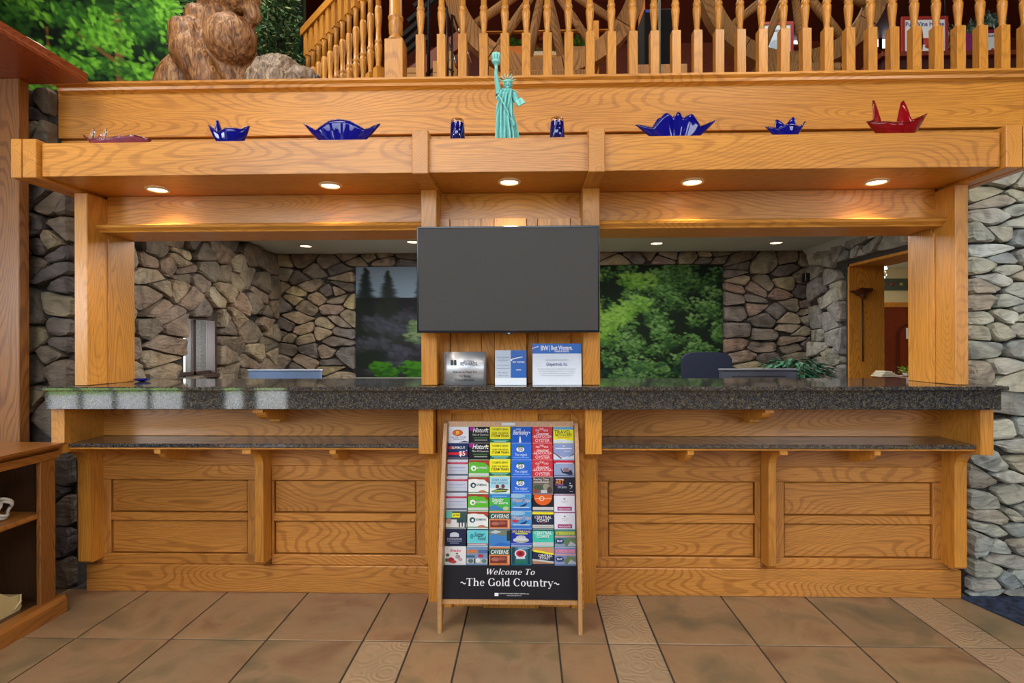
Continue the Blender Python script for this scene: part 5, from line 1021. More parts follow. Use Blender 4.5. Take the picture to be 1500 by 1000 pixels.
# ------------------------------------------------------------------ torch statuette
YSt = 2.50; TEAL = node_mat('teal_resin'); 
tm_, tn_, tb_ = TEAL; tc = NN(tn_, 'ShaderNodeNewGeometry'); r = ramp(tn_, [(.475, lin(20, 92, 98)), (.5, lin(82, 166, 160)), (.525, lin(136, 210, 200))]); tn_.links.new(tc.outputs['Pointiness'], r.inputs[0]); tn_.links.new(r.outputs[0], tb_.inputs['Base Color']); tb_.inputs['Roughness'].default_value = .55  # pointiness paints shade into the creases and light onto the ridges
def SP(px, py, dy=0): v = P(px, py, YSt); return Vector((v.x, YSt + dy, v.z))
us = YSt / 790
st = thing('torch_statuette', 'teal robed lady statuette raising a torch and holding a tablet', 'statuette', (X(742, YSt), YSt, ZD))
m = MB(); rows = [(214, 742.5, 15.5, 12), (198, 742.5, 15.2, 12), (186, 742, 14, 11.5), (170, 741, 12.8, 10.5), (158, 741, 11.4, 9.5), (148, 741.5, 10.8, 9), (140, 742, 11.8, 9), (135, 743, 11.6, 8), (131.5, 743.5, 8, 6), (129.5, 744, 3.4, 3.4)]
rows = [(P(742, y, YSt).z, X(cx, YSt), a * us, b * us, y) for y, cx, a, b in rows]; rows[0] = (ZD, *rows[0][1:])
rings = []; NS = 72; NR = 60
for k in range(NR + 1):
    s = k / NR * (len(rows) - 1); i = min(int(s), len(rows) - 2); f = s - i; f_ = f * f * (3 - 2 * f); z, cx, a, b, _ = [rows[i][q] * (1 - (f if q == 0 else f_)) + rows[i + 1][q] * (f if q == 0 else f_) for q in range(5)]
    t_ = k / NR; ring = []
    for j in range(NS):
        th = 2 * PI * j / NS
        fold = ((.12 * math.sin(9 * th + 5.5 * t_) + .10 * math.sin(14 * th - 4 * t_ + 1.3 * math.sin(6 * t_))) * (1 - t_) ** .4 + .08 * math.sin(5 * th + 9 * t_)) * (1 - t_ * .5)
        fold += .26 * math.exp(-((math.sin((th + t_ * 4.2)) - .2) / .12) ** 2) * (.2 < t_ < .85)
        ring.append(m.bm.verts.new((cx + a * (1 + fold) * math.cos(th), YSt + b * (1 + fold) * math.sin(th), z)))
    rings.append(ring)
for A, B in zip(rings, rings[1:]):
    for j in range(NS): m.bm.faces.new([A[j], A[(j + 1) % NS], B[(j + 1) % NS], B[j]])
m.bm.faces.new(rings[0]); m.bm.faces.new(rings[-1])
m.ball(SP(744, 124, -.001), (5.6 * us, 6 * us, 7.2 * us)); m.ball(SP(743.4, 126, -.018), (1.1 * us, 1.6 * us, 2.0 * us), sub=2); m.ball(SP(743.6, 129.5, -.014), (2.4 * us, 2 * us, 1.6 * us), sub=2)
m.ball(SP(744, 123, .005), (7.0 * us, 6.4 * us, 7.2 * us)); m.ball(SP(744, 129, .007), (5.6 * us, 4.6 * us, 4.6 * us)); m.tube([SP(744, 136), SP(744, 127)], 3.3 * us, 10)
m.ball(SP(743.5, 131.2, -.013), (1.6 * us, .8 * us, .6 * us), sub=2)                                       # lips
m.tube([SP(731.5, 138), SP(730, 132), SP(728, 119), SP(726.6, 108), SP(726.8, 103)], [6.2 * us, 4.4 * us, 3.5 * us, 2.8 * us, 2.5 * us], 12)   # raised arm
for k in range(6): m.tube([SP(737 - k * 1.6, 136 + k * .6, -.014 + .004 * k), SP(729 - k * .3, 141 + k, -.008)], 1.1 * us, 6)              # sleeve folds
m.tube([SP(753, 138), SP(756.5, 148, -.006), SP(758, 155, -.018)], [5.2 * us, 4.6 * us, 3.2 * us], 10)                                   # lowered arm
obj_body = remeshed('robed_figure', m, .0016, tm_, st, smooth=1)
c_ = SP(726.8, 97); m = MB(); m.tube([SP(726.8, 108), SP(726.8, 97)], [1.5 * us, 2.4 * us], 10); m.lathe([(2.4 * us, 0), (3.2 * us, 2 * us), (5.0 * us, 4.5 * us), (6.4 * us, 5.4 * us), (6.4 * us, 7.2 * us), (5.2 * us, 7.4 * us)], c_.x, YSt, 20, c_.z)
obj('torch_cup', m, tm_, st)
m = MB(); c_ = SP(726.8, 89.6)
m.lathe([(4.6 * us, 0), (5.2 * us, 3 * us), (6.2 * us, 7 * us), (6.5 * us, 9.4 * us), (5.2 * us, 11.2 * us), (1.0 * us, 11.8 * us)], c_.x, YSt, 28, c_.z)
for v in m.bm.verts: a_ = math.atan2(v.co.y - YSt, v.co.x - c_.x); k_ = 1 + .12 * math.sin(7 * a_); v.co.x = c_.x + (v.co.x - c_.x) * k_; v.co.y = YSt + (v.co.y - YSt) * k_
obj('flame', m, tm_, st)
m = MB()   # hand on the torch: palm, four fingers, thumb
hc = SP(726.8, 103); m.ball(hc + Vector((0, .003, 0)), (2.4 * us, 2.4 * us, 2.8 * us), sub=2)
for k in range(4): zz = hc.z - .005 + k * .0034; m.tube([(hc.x + .006, YSt + .003, zz), (hc.x + .007, YSt - .004, zz), (hc.x + .002, YSt - .0085, zz), (hc.x - .004, YSt - .007, zz)], .0017, 6)
m.tube([(hc.x - .005, YSt + .002, hc.z - .004), (hc.x - .0065, YSt - .004, hc.z + .001), (hc.x - .003, YSt - .008, hc.z + .005)], .0019, 6)
obj('torch_hand', m, tm_, st)
m = MB()
rot = Matrix.Rotation(math.radians(28), 3, 'Y') @ Matrix.Rotation(math.radians(20), 3, 'X')
tb2 = MB().box(-6.0 * us, 6.0 * us, -1.2 * us, 1.2 * us, -4.6 * us, 4.6 * us, .001); c_ = SP(762, 152.5, -.022); rr3 = Matrix.Rotation(math.radians(-35), 4, 'Y') @ Matrix.Rotation(math.radians(18), 4, 'Z'); tb2.bm.transform(Matrix.Translation(c_) @ rr3)
obj('tablet', tb2, tm_, st)
for k in range(4): m.tube([SP(757.5, 157 - k * .9, -.018), SP(760, 157 - k * 1.7, -.0285), SP(762.5, 155.5 - k * 1.8, -.028)], .0014, 6)
m.ball(SP(757.5, 155.5, -.018), (2 * us, 2 * us, 2.2 * us), sub=2); m.tube([SP(757, 153, -.018), SP(759, 150.5, -.024), SP(760.5, 149.6, -.025)], .0016, 6); obj('tablet_hand', m, tm_, st)
m = MB(); c_ = SP(744, 120.6, .0); m.lathe([(5.9 * us, -.004), (6.6 * us, -.003), (6.9 * us, .004), (6.2 * us, .005)], c_.x, YSt - .001, 20, c_.z, cap=False)
for k in range(7):
    a = PI * (k + .5) / 7; d_ = Vector((math.cos(a), -.25 + .1 * math.sin(a), math.sin(a))); m.tube([c_ + d_ * 5.4 * us, c_ + d_ * 13 * us], [1.1 * us, .25 * us], 6)
obj('rayed_crown', m, tm_, st)
for sx in (-1, 1): obj('eye', MB().ball(SP(743.7 + sx * 2.1, 123.4, -.0168), (1.0 * us, .6 * us, .55 * us), sub=2), plain((24, 84, 86), .5), st)
# ------------------------------------------------------------------ carved bears on the mezzanine
def carved(name, a, b_, c):
    m, n, b = node_mat(name); tc = NN(n, 'ShaderNodeTexCoord'); mp = NN(n, 'ShaderNodeMapping'); mp.inputs['Scale'].default_value = (34, 34, 12); mp.inputs['Rotation'].default_value = (0, .5, 0); n.links.new(tc.outputs['Object'], mp.inputs['Vector'])
    n1 = NN(n, 'ShaderNodeTexNoise'); n1.inputs['Scale'].default_value = 1; n1.inputs['Detail'].default_value = 3; n1.inputs['Distortion'].default_value = 1.4; n.links.new(mp.outputs[0], n1.inputs['Vector'])
    r = ramp(n, [(.32, lin(*a)), (.52, lin(*b_)), (.7, lin(*c))]); n.links.new(n1.outputs['Fac'], r.inputs[0]); n.links.new(r.outputs[0], b.inputs['Base Color']); b.inputs['Roughness'].default_value = .5
    bp = NN(n, 'ShaderNodeBump'); bp.inputs['Strength'].default_value = .9; bp.inputs['Distance'].default_value = .012; n.links.new(n1.outputs['Fac'], bp.inputs['Height']); n.links.new(bp.outputs[0], b.inputs['Normal']); return m
def fur(amp, f1=16):
    def g(p, n_):
        q = Vector((p.x * f1 + 1.2 * noise.noise(p * 5), p.y * f1, p.z * f1 * .45 + p.x * 6)); return amp * (noise.noise(q * 1.6) + .5 * noise.noise(q * 3.5))
    return g
YBr = 3.46; ub = YBr / 790
def BP(px, py, dy=0): v = P(px, py, YBr); return Vector((v.x, YBr + dy, v.z))
def el(m, px, py, rx, rz, dy=0, ry=None, rot=0, sub=4): m.ball(BP(px, py, dy), (rx * ub, (ry or min(rx, rz)) * ub, rz * ub), Matrix.Rotation(math.radians(rot), 3, 'Y'), sub)
bear = thing('carved_bear', 'large carved brown wooden bear sitting in front of the green mural', 'bear carving', (X(315, YBr), YBr, MEZ))
m = MB(); m.box(BP(240, 0).x, BP(398, 0).x, YBr - .16, YBr + .2, MEZ, BP(0, 170).z, .01)
el(m, 318, 112, 62, 78, .05, 52); el(m, 322, 50, 46, 62, .04, 44, 8); el(m, 266, 132, 34, 52, -.02, 34, 14); el(m, 352, 74, 36, 37, -.12, 30); el(m, 366, 140, 34, 44, .0, 26)
m.tube([BP(302, 30, -.08), BP(292, 62, -.14), BP(300, 96, -.17), BP(324, 132, -.16)], [15 * ub, 23 * ub, 25 * ub, 22 * ub], 16)
m.ball(BP(300, 34, -.08), 17 * ub); m.ball(BP(326, 138, -.16), 23 * ub)
el(m, 336, -6, 44, 44, -.02, 42); el(m, 364, 8, 26, 26, -.10, 26, 20); el(m, 383, 34, 11, 20, -.12, 12, -14); el(m, 372, -12, 24, 14, -.14, 20, 20)
el(m, 305, -44, 12, 13, 0, 7); el(m, 352, -48, 12, 13, 0, 7)
remeshed('bear_body', m, .011, carved('carved_brown_wood', (84, 50, 24), (138, 92, 50), (176, 132, 82)), bear, fur(.007))
obj('open_mouth', MB().ball(BP(370, 17, -.205), (12 * ub, 5 * ub, 3.6 * ub), Matrix.Rotation(math.radians(38), 3, 'Y'), 3), plain((214, 140, 118), .4), bear)
obj('mouth_line', MB().tube([BP(352, 2, -.20), BP(366, 6, -.225), BP(379, 18, -.215), BP(381, 28, -.20)], .008, 8), plain((60, 30, 20), .6), bear)
obj('nose', MB().ball(BP(392, -2, -.20), (9 * ub, 7 * ub, 7 * ub)), BLACK, bear)
for x_ in (340, 366): obj('eye', MB().ball(BP(x_, -24, -.16), 3.2 * ub), BLACK, bear)
YB2 = 3.25; YBr = YB2; ub = YBr / 790
cub = thing('carved_bear', 'smaller grey brown carved bear lying right of the sitting one', 'bear carving', (X(408, YBr), YBr, MEZ))
m = MB(); el(m, 404, 138, 50, 60, .03, 44); el(m, 396, 160, 34, 40, -.06, 26); el(m, 424, 166, 34, 36, -.06, 26); el(m, 446, 118, 26, 17, -.02, 20, 12); el(m, 462, 122, 10, 8, -.04, 9)
el(m, 432, 96, 9, 9, .06, 6)
remeshed('bear_body', m, .010, carved('carved_grey_wood', (70, 54, 40), (126, 104, 82), (170, 150, 126)), cub, fur(.010, 20))
obj('nose', MB().ball(BP(470, 121, -.05), 4.6 * ub), BLACK, cub)
# ------------------------------------------------------------------ evergreen trees beside the bears
def leafm(name, cols, rough=.5):
    m, n, b = node_mat(name); g = NN(n, 'ShaderNodeNewGeometry'); r = ramp(n, [(k / len(cols), lin(*c)) for k, c in enumerate(cols)]); n.links.new(g.outputs['Random Per Island'], r.inputs[0]); n.links.new(r.outputs[0], b.inputs['Base Color']); b.inputs['Roughness'].default_value = rough; return m
NEED = leafm('needle_green', [(30, 62, 34), (44, 84, 44), (62, 108, 56), (36, 70, 44), (92, 134, 76), (176, 190, 130), (34, 66, 40)])
def evergreen(lab, x, y, z0, h, r0, n, seed):
    rnd = random.Random(seed); t = thing('evergreen_tree', lab, 'tree', (x, y, z0))
    obj('trunk', MB().tube([(x, y, z0), (x, y, z0 + h * .95)], [.03, .008], 8), plain((70, 50, 34), .8), t)
    m = MB(); br = MB()
    for k in range(n // 16):
        q = rnd.random() ** 1.2; z = z0 + .12 + q * (h - .15); rr_ = r0 * (1 - q * .85); a = rnd.uniform(0, 2 * PI); d = Vector((math.cos(a), math.sin(a), -.15)); L_ = rr_ * rnd.uniform(.6, 1.08); o_ = Vector((x, y, z))
        for j in range(16):
            s = rnd.uniform(.25, 1); p = o_ + d * L_ * s + Vector((rnd.gauss(0, .012), rnd.gauss(0, .012), rnd.gauss(0, .012)))
            e = (d + Vector((rnd.gauss(0, .7), rnd.gauss(0, .7), rnd.gauss(0, .6)))).normalized() * rnd.uniform(.025, .05); sd_ = e.cross(Vector((rnd.random() - .5, rnd.random() - .5, rnd.random()))).normalized() * rnd.uniform(.004, .008)
            V = m.bm.verts.new; m.bm.faces.new([V(p - sd_), V(p + e * .5 - sd_ * .9 + Vector((0, 0, .003))), V(p + e), V(p + e * .5 + sd_ * .9), V(p + sd_)])
    o = obj('foliage', m, NEED, t); tag(o, kind='stuff'); return t
evergreen('dark green evergreen tree between the bears and the receding railing', X(410, 3.97), 3.97, MEZ, 2.1, .26, 12000, 3)
evergreen('dark evergreen branches behind the head of the sitting carved bear', X(288, 4.0), 4.0, MEZ, 2.2, .22, 6000, 4)
# ------------------------------------------------------------------ wagon wheels
def wheel(lab, px, py, Y, R1, R2, nsp, ph, hubr, wmat):
    c = P(px, py, Y); k = Y / 790; t = thing('wagon_wheel', lab, 'wagon wheel', (c.x, Y, MEZ))
    n = 8
    for s in range(n):
        m = MB(); N = 9; A = []
        for j in range(N + 1):
            a = 2 * PI * (s + j / N * .985) / n + .2; ca, sa = math.cos(a), math.sin(a)
            A.append([m.bm.verts.new((c.x + r * k * ca, Y + dy, c.z + r * k * sa)) for r, dy in ((R2, -.04), (R1, -.045), (R1, .045), (R2, .04))])
        for p, q in zip(A, A[1:]):
            for i in range(4): m.bm.faces.new([p[i], p[(i + 1) % 4], q[(i + 1) % 4], q[i]])
        m.bm.faces.new(A[0]); m.bm.faces.new(A[-1]); obj('felloe', m, wmat, t)
    for s in range(nsp):
        a = 2 * PI * s / nsp + ph; d = Vector((math.cos(a), 0, math.sin(a))); o_ = Vector((c.x, Y, c.z)); w1 = random.Random(s).uniform(.8, 1.1)
        obj('spoke', MB().tube([o_ + d * hubr * k * .9, o_ + d * (hubr + R2) / 2 * k, o_ + d * R2 * k * 1.02], [.024 * w1, .032 * w1, .027 * w1], 8), wmat, t)
    hb = MB().lathe([(hubr * k * .7, -.12), (hubr * k, -.06), (hubr * k * 1.05, 0), (hubr * k, .06), (hubr * k * .7, .12)], 0, 0, 20); hb.bm.transform(Matrix.Translation((c.x, Y, c.z)) @ Matrix.Rotation(PI / 2, 4, 'X'))
    obj('hub', hb, wmat, t); obj('timber_stand', MB().box(c.x - .28, c.x + .28, Y - .1, Y + .1, MEZ, c.z - R1 * k + .012, .01), wmat, t)
LOGW = oak('z', light=(176, 126, 70), mid=(132, 88, 44), dark=(62, 38, 20), rough=.7, coat=0)
wheel('big rustic wagon wheel behind the balusters, nearer the centre', 798, -35, 3.5, 150, 124, 16, PI / 16, 24, LOGW)
wheel('second rustic wagon wheel behind the balusters, farther right', 1160, -34, 3.75, 137, 112, 12, .15, 22, oak('z', light=(160, 118, 64), mid=(124, 84, 40), dark=(62, 40, 20), rough=.7, coat=0))
# ------------------------------------------------------------------ things on the mezzanine
def pbox(px0, px1, py0, py1, Y, d, bev=.003): a = P(px0, py1, Y); b = P(px1, py0, Y); return MB().box(a.x, b.x, Y, Y + d, a.z, b.z, bev)
sh = thing('plant_shelf', 'low wooden shelf behind the first wagon wheel', 'shelf', (X(806, 4.2), 4.35, MEZ))
obj('shelf_board', pbox(735, 880, 79, 89, 4.2, .3), OXS, sh); obj('upper_bar', pbox(688, 908, 42, 47, 4.455, .04), OXS, sh)
for px in (737, 874): obj('upright', MB().box(X(px, 4.22), X(px, 4.22) + .05, 4.42, 4.498, MEZ, P(px, 30, 4.42).z), OZS, sh)
zs = P(880, 79, 4.2).z + .002
def plant(lab, px, w, hpot, pot, leaves, seed, name='potted_plant', n=160, R0=.1, Y=4.32, z=None, box=False):
    rnd = random.Random(seed); x = X(px, Y); z = z if z is not None else zs; t = thing(name, lab, 'plant', (x, Y, z))
    if box: obj('planter_box', MB().box(x - w, x + w, Y - .07, Y + .07, z, z + hpot, .003), pot, t)
    else: obj('pot', MB().lathe([(w * .7, 0), (w, hpot), (w * .9, hpot), (w * .85, hpot * .8)], x, Y, 16, z), pot, t)
    m = MB()
    for k in range(n):
        a = rnd.uniform(0, 2 * PI); q = rnd.random() ** .6 * R0; p = Vector((x + q * math.cos(a), Y + q * .7 * math.sin(a), z + hpot * .8 + rnd.random() * R0 * 1.1)); e = Vector((math.cos(a), math.sin(a), rnd.uniform(-.2, 1))).normalized() * rnd.uniform(.03, .055); s_v = e.cross(Vector((0, 0, 1))).normalized() * .013
        V = m.bm.verts.new; m.bm.faces.new([V(p), V(p + e * .5 + s_v), V(p + e), V(p + e * .5 - s_v)])
    o = obj('foliage', m, leaves, t); tag(o, kind='stuff'); return t
GL = leafm('leaf_green', [(40, 90, 30), (60, 120, 40), (30, 70, 30), (90, 140, 50)]); RL_ = leafm('leaf_red', [(150, 24, 26), (60, 100, 40), (180, 40, 34), (110, 20, 24), (50, 90, 34)])
plant('red poinsettia in a square orange wood box behind the wheel', 757, .07, .10, plain((206, 120, 40), .5), GL, 1, box=True, R0=.07)
plant('red flowering plant in a low cream planter behind the wheel spokes', 803, .12, .055, plain((214, 208, 180), .5), RL_, 2, box=True, R0=.13)
plant('green plant in a tan box at the right end of the low shelf', 852, .07, .09, plain((170, 130, 80), .5), GL, 3, box=True, R0=.08)
v = thing('steel_canister', 'narrow shiny steel canister left of the orange planter box', 'canister', (X(724, 4.3), 4.3, zs))
obj('canister_body', MB().lathe([(.03, 0), (.03, .1), (.02, .115), (.012, .12)], X(724, 4.3), 4.3, 16, zs), STEEL, v)
obj('side_stand', MB().box(X(718, 4.3), X(736, 4.3), 4.25, 4.38, MEZ, zs - .001), OZS, v)
sp = thing('black_cabinet', 'tall black audio cabinet between the two wagon wheels', 'speaker', (X(964, 3.9), 4.0, MEZ))
a = P(944, 96, 3.9); b = P(985, 12, 3.9); obj('cabinet_body', MB().box(a.x, b.x, 3.9, 4.15, a.z, b.z, .006), MATTE, sp); obj('blue_badge', MB().box(a.x + .008, a.x + .045, 3.896, 3.90, b.z - .03, b.z - .012), plain((30, 70, 200), .4), sp)
obj('cabinet_base', MB().box(a.x - .05, b.x + .1, 3.88, 4.2, MEZ, a.z - .001, .004), OZS, sp); obj('grey_post', MB().tube([(X(967, 3.87), 3.87, MEZ), (X(967, 3.87), 3.87, 4.6)], .010, 8), plain((130, 134, 120), .5), sp)
lb = thing('leaning_board', 'orange wooden board leaning left of the black cabinet', 'board', (X(938, 4.1), 4.1, MEZ))
obj('board_panel', MB().prism([(X(932, 4.2), MEZ), (X(950, 4.2), MEZ), (X(946, 4.2), P(0, 15, 4.2).z), (X(938, 4.2), P(0, 32, 4.2).z)], 1, 4.2, 4.23), plain((200, 112, 40), .5), lb)
# framed posters (flat print)
def poster(lab, px0, px1, py0, py1, Y, frame, face, art):
    a = P(px0, py1, Y); b = P(px1, py0, Y); t = thing('framed_poster', lab, 'poster', ((a.x + b.x) / 2, Y, a.z)); w = .028
    f = MB().box(a.x, a.x + w, Y - .01, Y + .01, a.z, b.z).box(b.x - w, b.x, Y - .01, Y + .01, a.z, b.z).box(a.x + w, b.x - w, Y - .01, Y + .01, b.z - w, b.z).box(a.x + w, b.x - w, Y - .01, Y + .01, a.z, a.z + w * .4)
    obj('frame', f, plain(frame, .4), t); obj('sheet', MB().box(a.x + w, b.x - w, Y - .004, Y, a.z + .01, b.z - w, 0), plain(face, .5), t)
    bm = None; bb = bmesh.new(); ms = []
    for it in art:
        if it[0] == 't': bm = text_bm(it[5], it[3], 0, bm, Matrix.Translation((a.x + (b.x - a.x) * it[1], Y - .0052, a.z + (b.z - a.z) * it[2])) @ Matrix.Rotation(PI / 2, 4, 'X'), w=it[6], bold=.02)
        else:
            m_ = plain(it[5], .5); ms.append(m_) if m_ not in ms else None
            f_ = bb.faces.new([bb.verts.new((a.x + (b.x - a.x) * (it[1] + it[3] * math.cos(q * PI / 8)), Y - .005, a.z + (b.z - a.z) * (it[2] + it[4] * math.sin(q * PI / 8)))) for q in range(16)]); f_.material_index = ms.index(m_)
    if bm: obj('lettering', bm, plain((40, 40, 110), .5), t)
    if px0 < 1200: obj('stand_leg', MB().box((a.x + b.x) / 2 - .02, (a.x + b.x) / 2 + .02, Y + .011, Y + .04, MEZ, a.z + .1), BLACK, t)
    if ms: obj('picture_print', bb, ms, t)
    else: bb.free()
poster('white poster with a red brown plant picture in a red frame', 1320, 1388, 24, 88, 4.8, (150, 44, 40), (222, 226, 232), [('t', .5, .82, .055, .055, 'Pure Vine House', .33), ('e', .42, .45, .05, .3, (120, 70, 40)), ('e', .52, .42, .14, .08, (180, 66, 50)), ('e', .6, .3, .1, .05, (150, 56, 40)), ('e', .5, .14, .2, .05, (70, 80, 80))])
poster('small pale blue poster in a red frame inside the second wheel', 1112, 1162, 32, 84, 4.8, (140, 36, 34), (186, 206, 220), [('t', .5, .75, .04, .04, 'Welcome', .2), ('e', .5, .35, .2, .14, (150, 170, 190))])
poster('narrow white poster near the right end of the balusters', 1440, 1462, 44, 88, 4.8, (110, 30, 60), (208, 216, 216), [('t', .5, .8, .03, .03, 'Gold', .08), ('e', .6, .3, .12, .1, (170, 80, 60))])
lc = thing('purple_panel', 'plain purple display panel between two white posters', 'panel', (X(1424, 4.8), 4.8, P(1424, 88, 4.8).z)); obj('panel_face', pbox(1408, 1438, 48, 87.5, 4.8, .02), plain((120, 30, 96), .6), lc)
cb = thing('poster_counter', 'dark red wooden counter under the framed posters', 'counter', (X(1390, 4.7), 4.75, MEZ))
a = P(1290, 94, 4.66); b = Vector((P(1500, 88, 4.66).x, 0, P(1390, 88, 4.8).z - .0)); obj('counter_top', MB().box(a.x, b.x + 1, 4.64, 5.1, b.z - .04, b.z), plain((110, 44, 26), .5), cb); obj('counter_front', MB().box(a.x + .04, b.x + .95, 4.7, 5.05, MEZ, b.z - .041), plain((66, 22, 16), .6), cb)
# slim lit windows in the back wall of the mezzanine
def lit(n, px0, px1, py0, py1):
    a = P(px0, py1, 6.99); b = P(px1, py0, 6.99); o = obj('window_%d' % n, MB().box(a.x - .04, b.x + .04, 6.97, 7.0, a.z - .04, a.z).box(a.x - .04, b.x + .04, 6.97, 7.0, b.z, b.z + .04).box(a.x - .04, a.x, 6.97, 7.0, a.z, b.z).box(b.x, b.x + .04, 6.97, 7.0, a.z, b.z), REDX); tag(o, kind='structure')
    obj('lit_pane', MB().box(a.x, b.x, 6.985, 6.995, a.z, b.z, 0), plain((236, 240, 255), .5, emis=1.6), o)
lit(7, 1291, 1303, 36, 72); lit(8, 1158, 1172, 47, 66); lit(9, 1281, 1286, 50, 70)
gar = thing('garland', 'green and white garland hanging among the posters', 'garland', (X(1400, 5.3), 5.3, P(1400, 60, 5.3).z))
m = MB(); rnd = random.Random(5)
for k in range(900):
    s = rnd.random(); p = P(1380 + 90 * s, 38 + 10 * math.sin(s * 6) + rnd.gauss(0, 4) + (30 * rnd.random() if s < .2 else 0), 5.3); e = Vector((rnd.gauss(0, 1), rnd.gauss(0, .4), rnd.gauss(0, 1))).normalized() * .05; s_v = Vector((e.z, .2, -e.x)).normalized() * .008
    V = m.bm.verts.new; m.bm.faces.new([V(p), V(p + e * .5 + s_v), V(p + e), V(p + e * .5 - s_v)])
obj('cord', MB().tube([P(1384, 40, 5.3), (P(1384, 40, 5.3).x, 5.3, 5.2)], .006, 6), BLACK, gar)
o = obj('greenery', m, leafm('garland_mix', [(50, 96, 60), (210, 220, 226), (80, 130, 70), (120, 150, 140), (40, 80, 50)]), gar); tag(o, kind='stuff')
# sloping timber and pine chests behind the newel
rf = thing('timber_brace', 'dark timber stair flight with slatted risers behind the newel post', 'stairs', (X(640, 4.4), 4.4, MEZ))
a, b = P(575, 130, 4.4), P(684, 48, 4.4)
def bar(p, q, th, y0, y1, nm, mat, par):
    p, q = Vector((p.x, p.z)), Vector((q.x, q.z)); d = (q - p).normalized(); n_ = Vector((-d.y, d.x)) * th / 2
    return obj(nm, MB().prism([tuple(p - n_), tuple(q - n_), tuple(q + n_), tuple(p + n_)], 1, y0, y1), mat, par)
bar(a, b, .12, 4.40, 4.46, 'stringer', plain((112, 48, 18), .5), rf)
for k in range(6): bar(P(570 + k * 9, 96 - k * 22, 4.5), P(612 + k * 9, 60 - k * 22, 4.5), .03, 4.5, 4.54, 'slat', MATTE, rf)
obj('back_panel', MB().prism([(a.x, MEZ), (b.x, MEZ), (b.x, b.z), (a.x, a.z)], 1, 4.56, 4.6), plain((90, 44, 18), .6), rf)
for px, y0_, y1_ in ((596, 98, 118), (634, 84, 118), (656, 74, 118)):
    t = thing('pine_chest', 'pale pine chest behind the newel, %s' % {596: 'leftmost and lowest', 634: 'middle of three', 656: 'rightmost, tallest and slimmest'}[px], 'chest', (X(px + 8, 3.7), 3.8, MEZ), 'pine chests')
    a = P(px, 118, 3.7); b = P(px + (18 if px < 650 else 6), y0_, 3.7); zz = MEZ
    while zz < b.z - .02: z2 = min(zz + .085, b.z); obj('plank', MB().box(a.x, b.x, 3.7, 3.95, zz, z2 - .003), plain((214, 158, 84), .5), t); zz = z2
t = thing('steel_pole', 'thin dark steel pole rising behind the first balusters', 'pole', (X(629, 3.5), 3.5, MEZ)); obj('pole_tube', MB().tube([(X(629, 3.5), 3.5, MEZ), (X(629, 3.5), 3.5, 5.2)], .011, 10), IRON, t); obj('pole_clamp', MB().box(X(624, 3.5), X(629, 3.5), 3.49, 3.51, P(0, 70, 3.5).z, P(0, 63, 3.5).z), IRON, t)
t = thing('metal_stand', 'black and chrome folded metal stand left of the first wheel', 'stand', (X(661, 3.35), 3.35, MEZ))
for k, (p0, p1) in enumerate((((656, 130), (655, 10)), ((662, 130), (662, 20)), ((664, 20), (690, 90)), ((658, 60), (668, 95)), ((656, 95), (663, 100)))):
    q0, q1 = P(*p0, 3.35), P(*p1, 3.35); q0.y += k * .012; q1.y += k * .012; obj('tube', MB().tube([q0, q1], .007, 8), CHROME if k in (2, 3) else BLACK, t)
for px, nm in ((473, 'first'), (480, 'second')):
    t = thing('white_vase', 'tall cream vase behind the receding railing, %s' % ('left one' if px == 473 else 'right one'), 'vase', (X(px, 4.6), 4.6 + (px - 473) * .03, MEZ)); obj('vase_body', MB().lathe([(.05, 0), (.07, .15), (.05, .4), (.035, .58), (.04, .64 if px == 480 else .5)], X(px, 4.6), 4.6 + (px - 473) * .03, 16, MEZ), plain((226, 214, 180), .5), t)
t = thing('santa_figure', 'small red and white figure behind the second wheel', 'figurine', (X(1226, 4.2), 4.2, MEZ)); zz = P(1226, 116, 4.2).z
obj('plinth', MB().box(X(1218, 4.2), X(1236, 4.2), 4.15, 4.25, MEZ, zz), OZS, t); obj('red_coat', MB().lathe([(.05, 0), (.045, .04), (.02, .085), (.01, .09)], X(1226, 4.2), 4.2, 14, zz), plain((190, 30, 24), .5), t); obj('white_cap', MB().ball((X(1229, 4.2), 4.2, zz + .10), .024), WH, t)
# ------------------------------------------------------------------ office things
dk = thing('office_desk', 'plain office desk hidden below the counter line', 'desk', (0, 3.8, 0))
obj('desk_top', MB().box(-2.4, 2.6, 3.5, 4.2, .74, .78), plain((110, 80, 50), .5), dk)
for x in (-2.3, 0, 2.5): obj('leg', MB().box(x, x + .06, 3.55, 4.15, 0, .74), plain((110, 80, 50), .5), dk)
def monitor(lab, px0, px1, py, Y, mat, mat2, slot):
    a, b = P(px0, py, Y), P(px1, py, Y); t = thing('monitor', lab, 'monitor', ((a.x + b.x) / 2, Y, .781))
    obj('back_shell', MB().box(a.x, b.x, Y, Y + .03, a.z - .30, a.z - .012, .008), mat2, t); obj('top_edge', MB().box(a.x - .003, b.x + .003, Y - .004, Y + .035, a.z - .012, a.z, .003), mat, t)
    if slot: obj('vent_slot', MB().box(a.x + .08, b.x - .08, Y - .002, Y, a.z - .058, a.z - .048), BLACK, t)
    obj('neck', MB().box((a.x + b.x) / 2 - .03, (a.x + b.x) / 2 + .03, Y + .01, Y + .03, .79, a.z - .3), mat2, t); obj('foot', MB().box((a.x + b.x) / 2 - .12, (a.x + b.x) / 2 + .12, Y - .06, Y + .1, .781, .79), mat2, t)
monitor('light grey blue monitor seen from behind at the left of the office', 363, 470, 541, 3.75, plain((170, 184, 200), .4), plain((120, 150, 190), .35), False)
monitor('dark grey monitor seen from behind in front of the office chair', 1055, 1168, 540, 3.75, plain((112, 116, 124), .4), plain((66, 72, 88), .4), True)
CH = plain((16, 26, 52), .8); Yc2 = 4.75
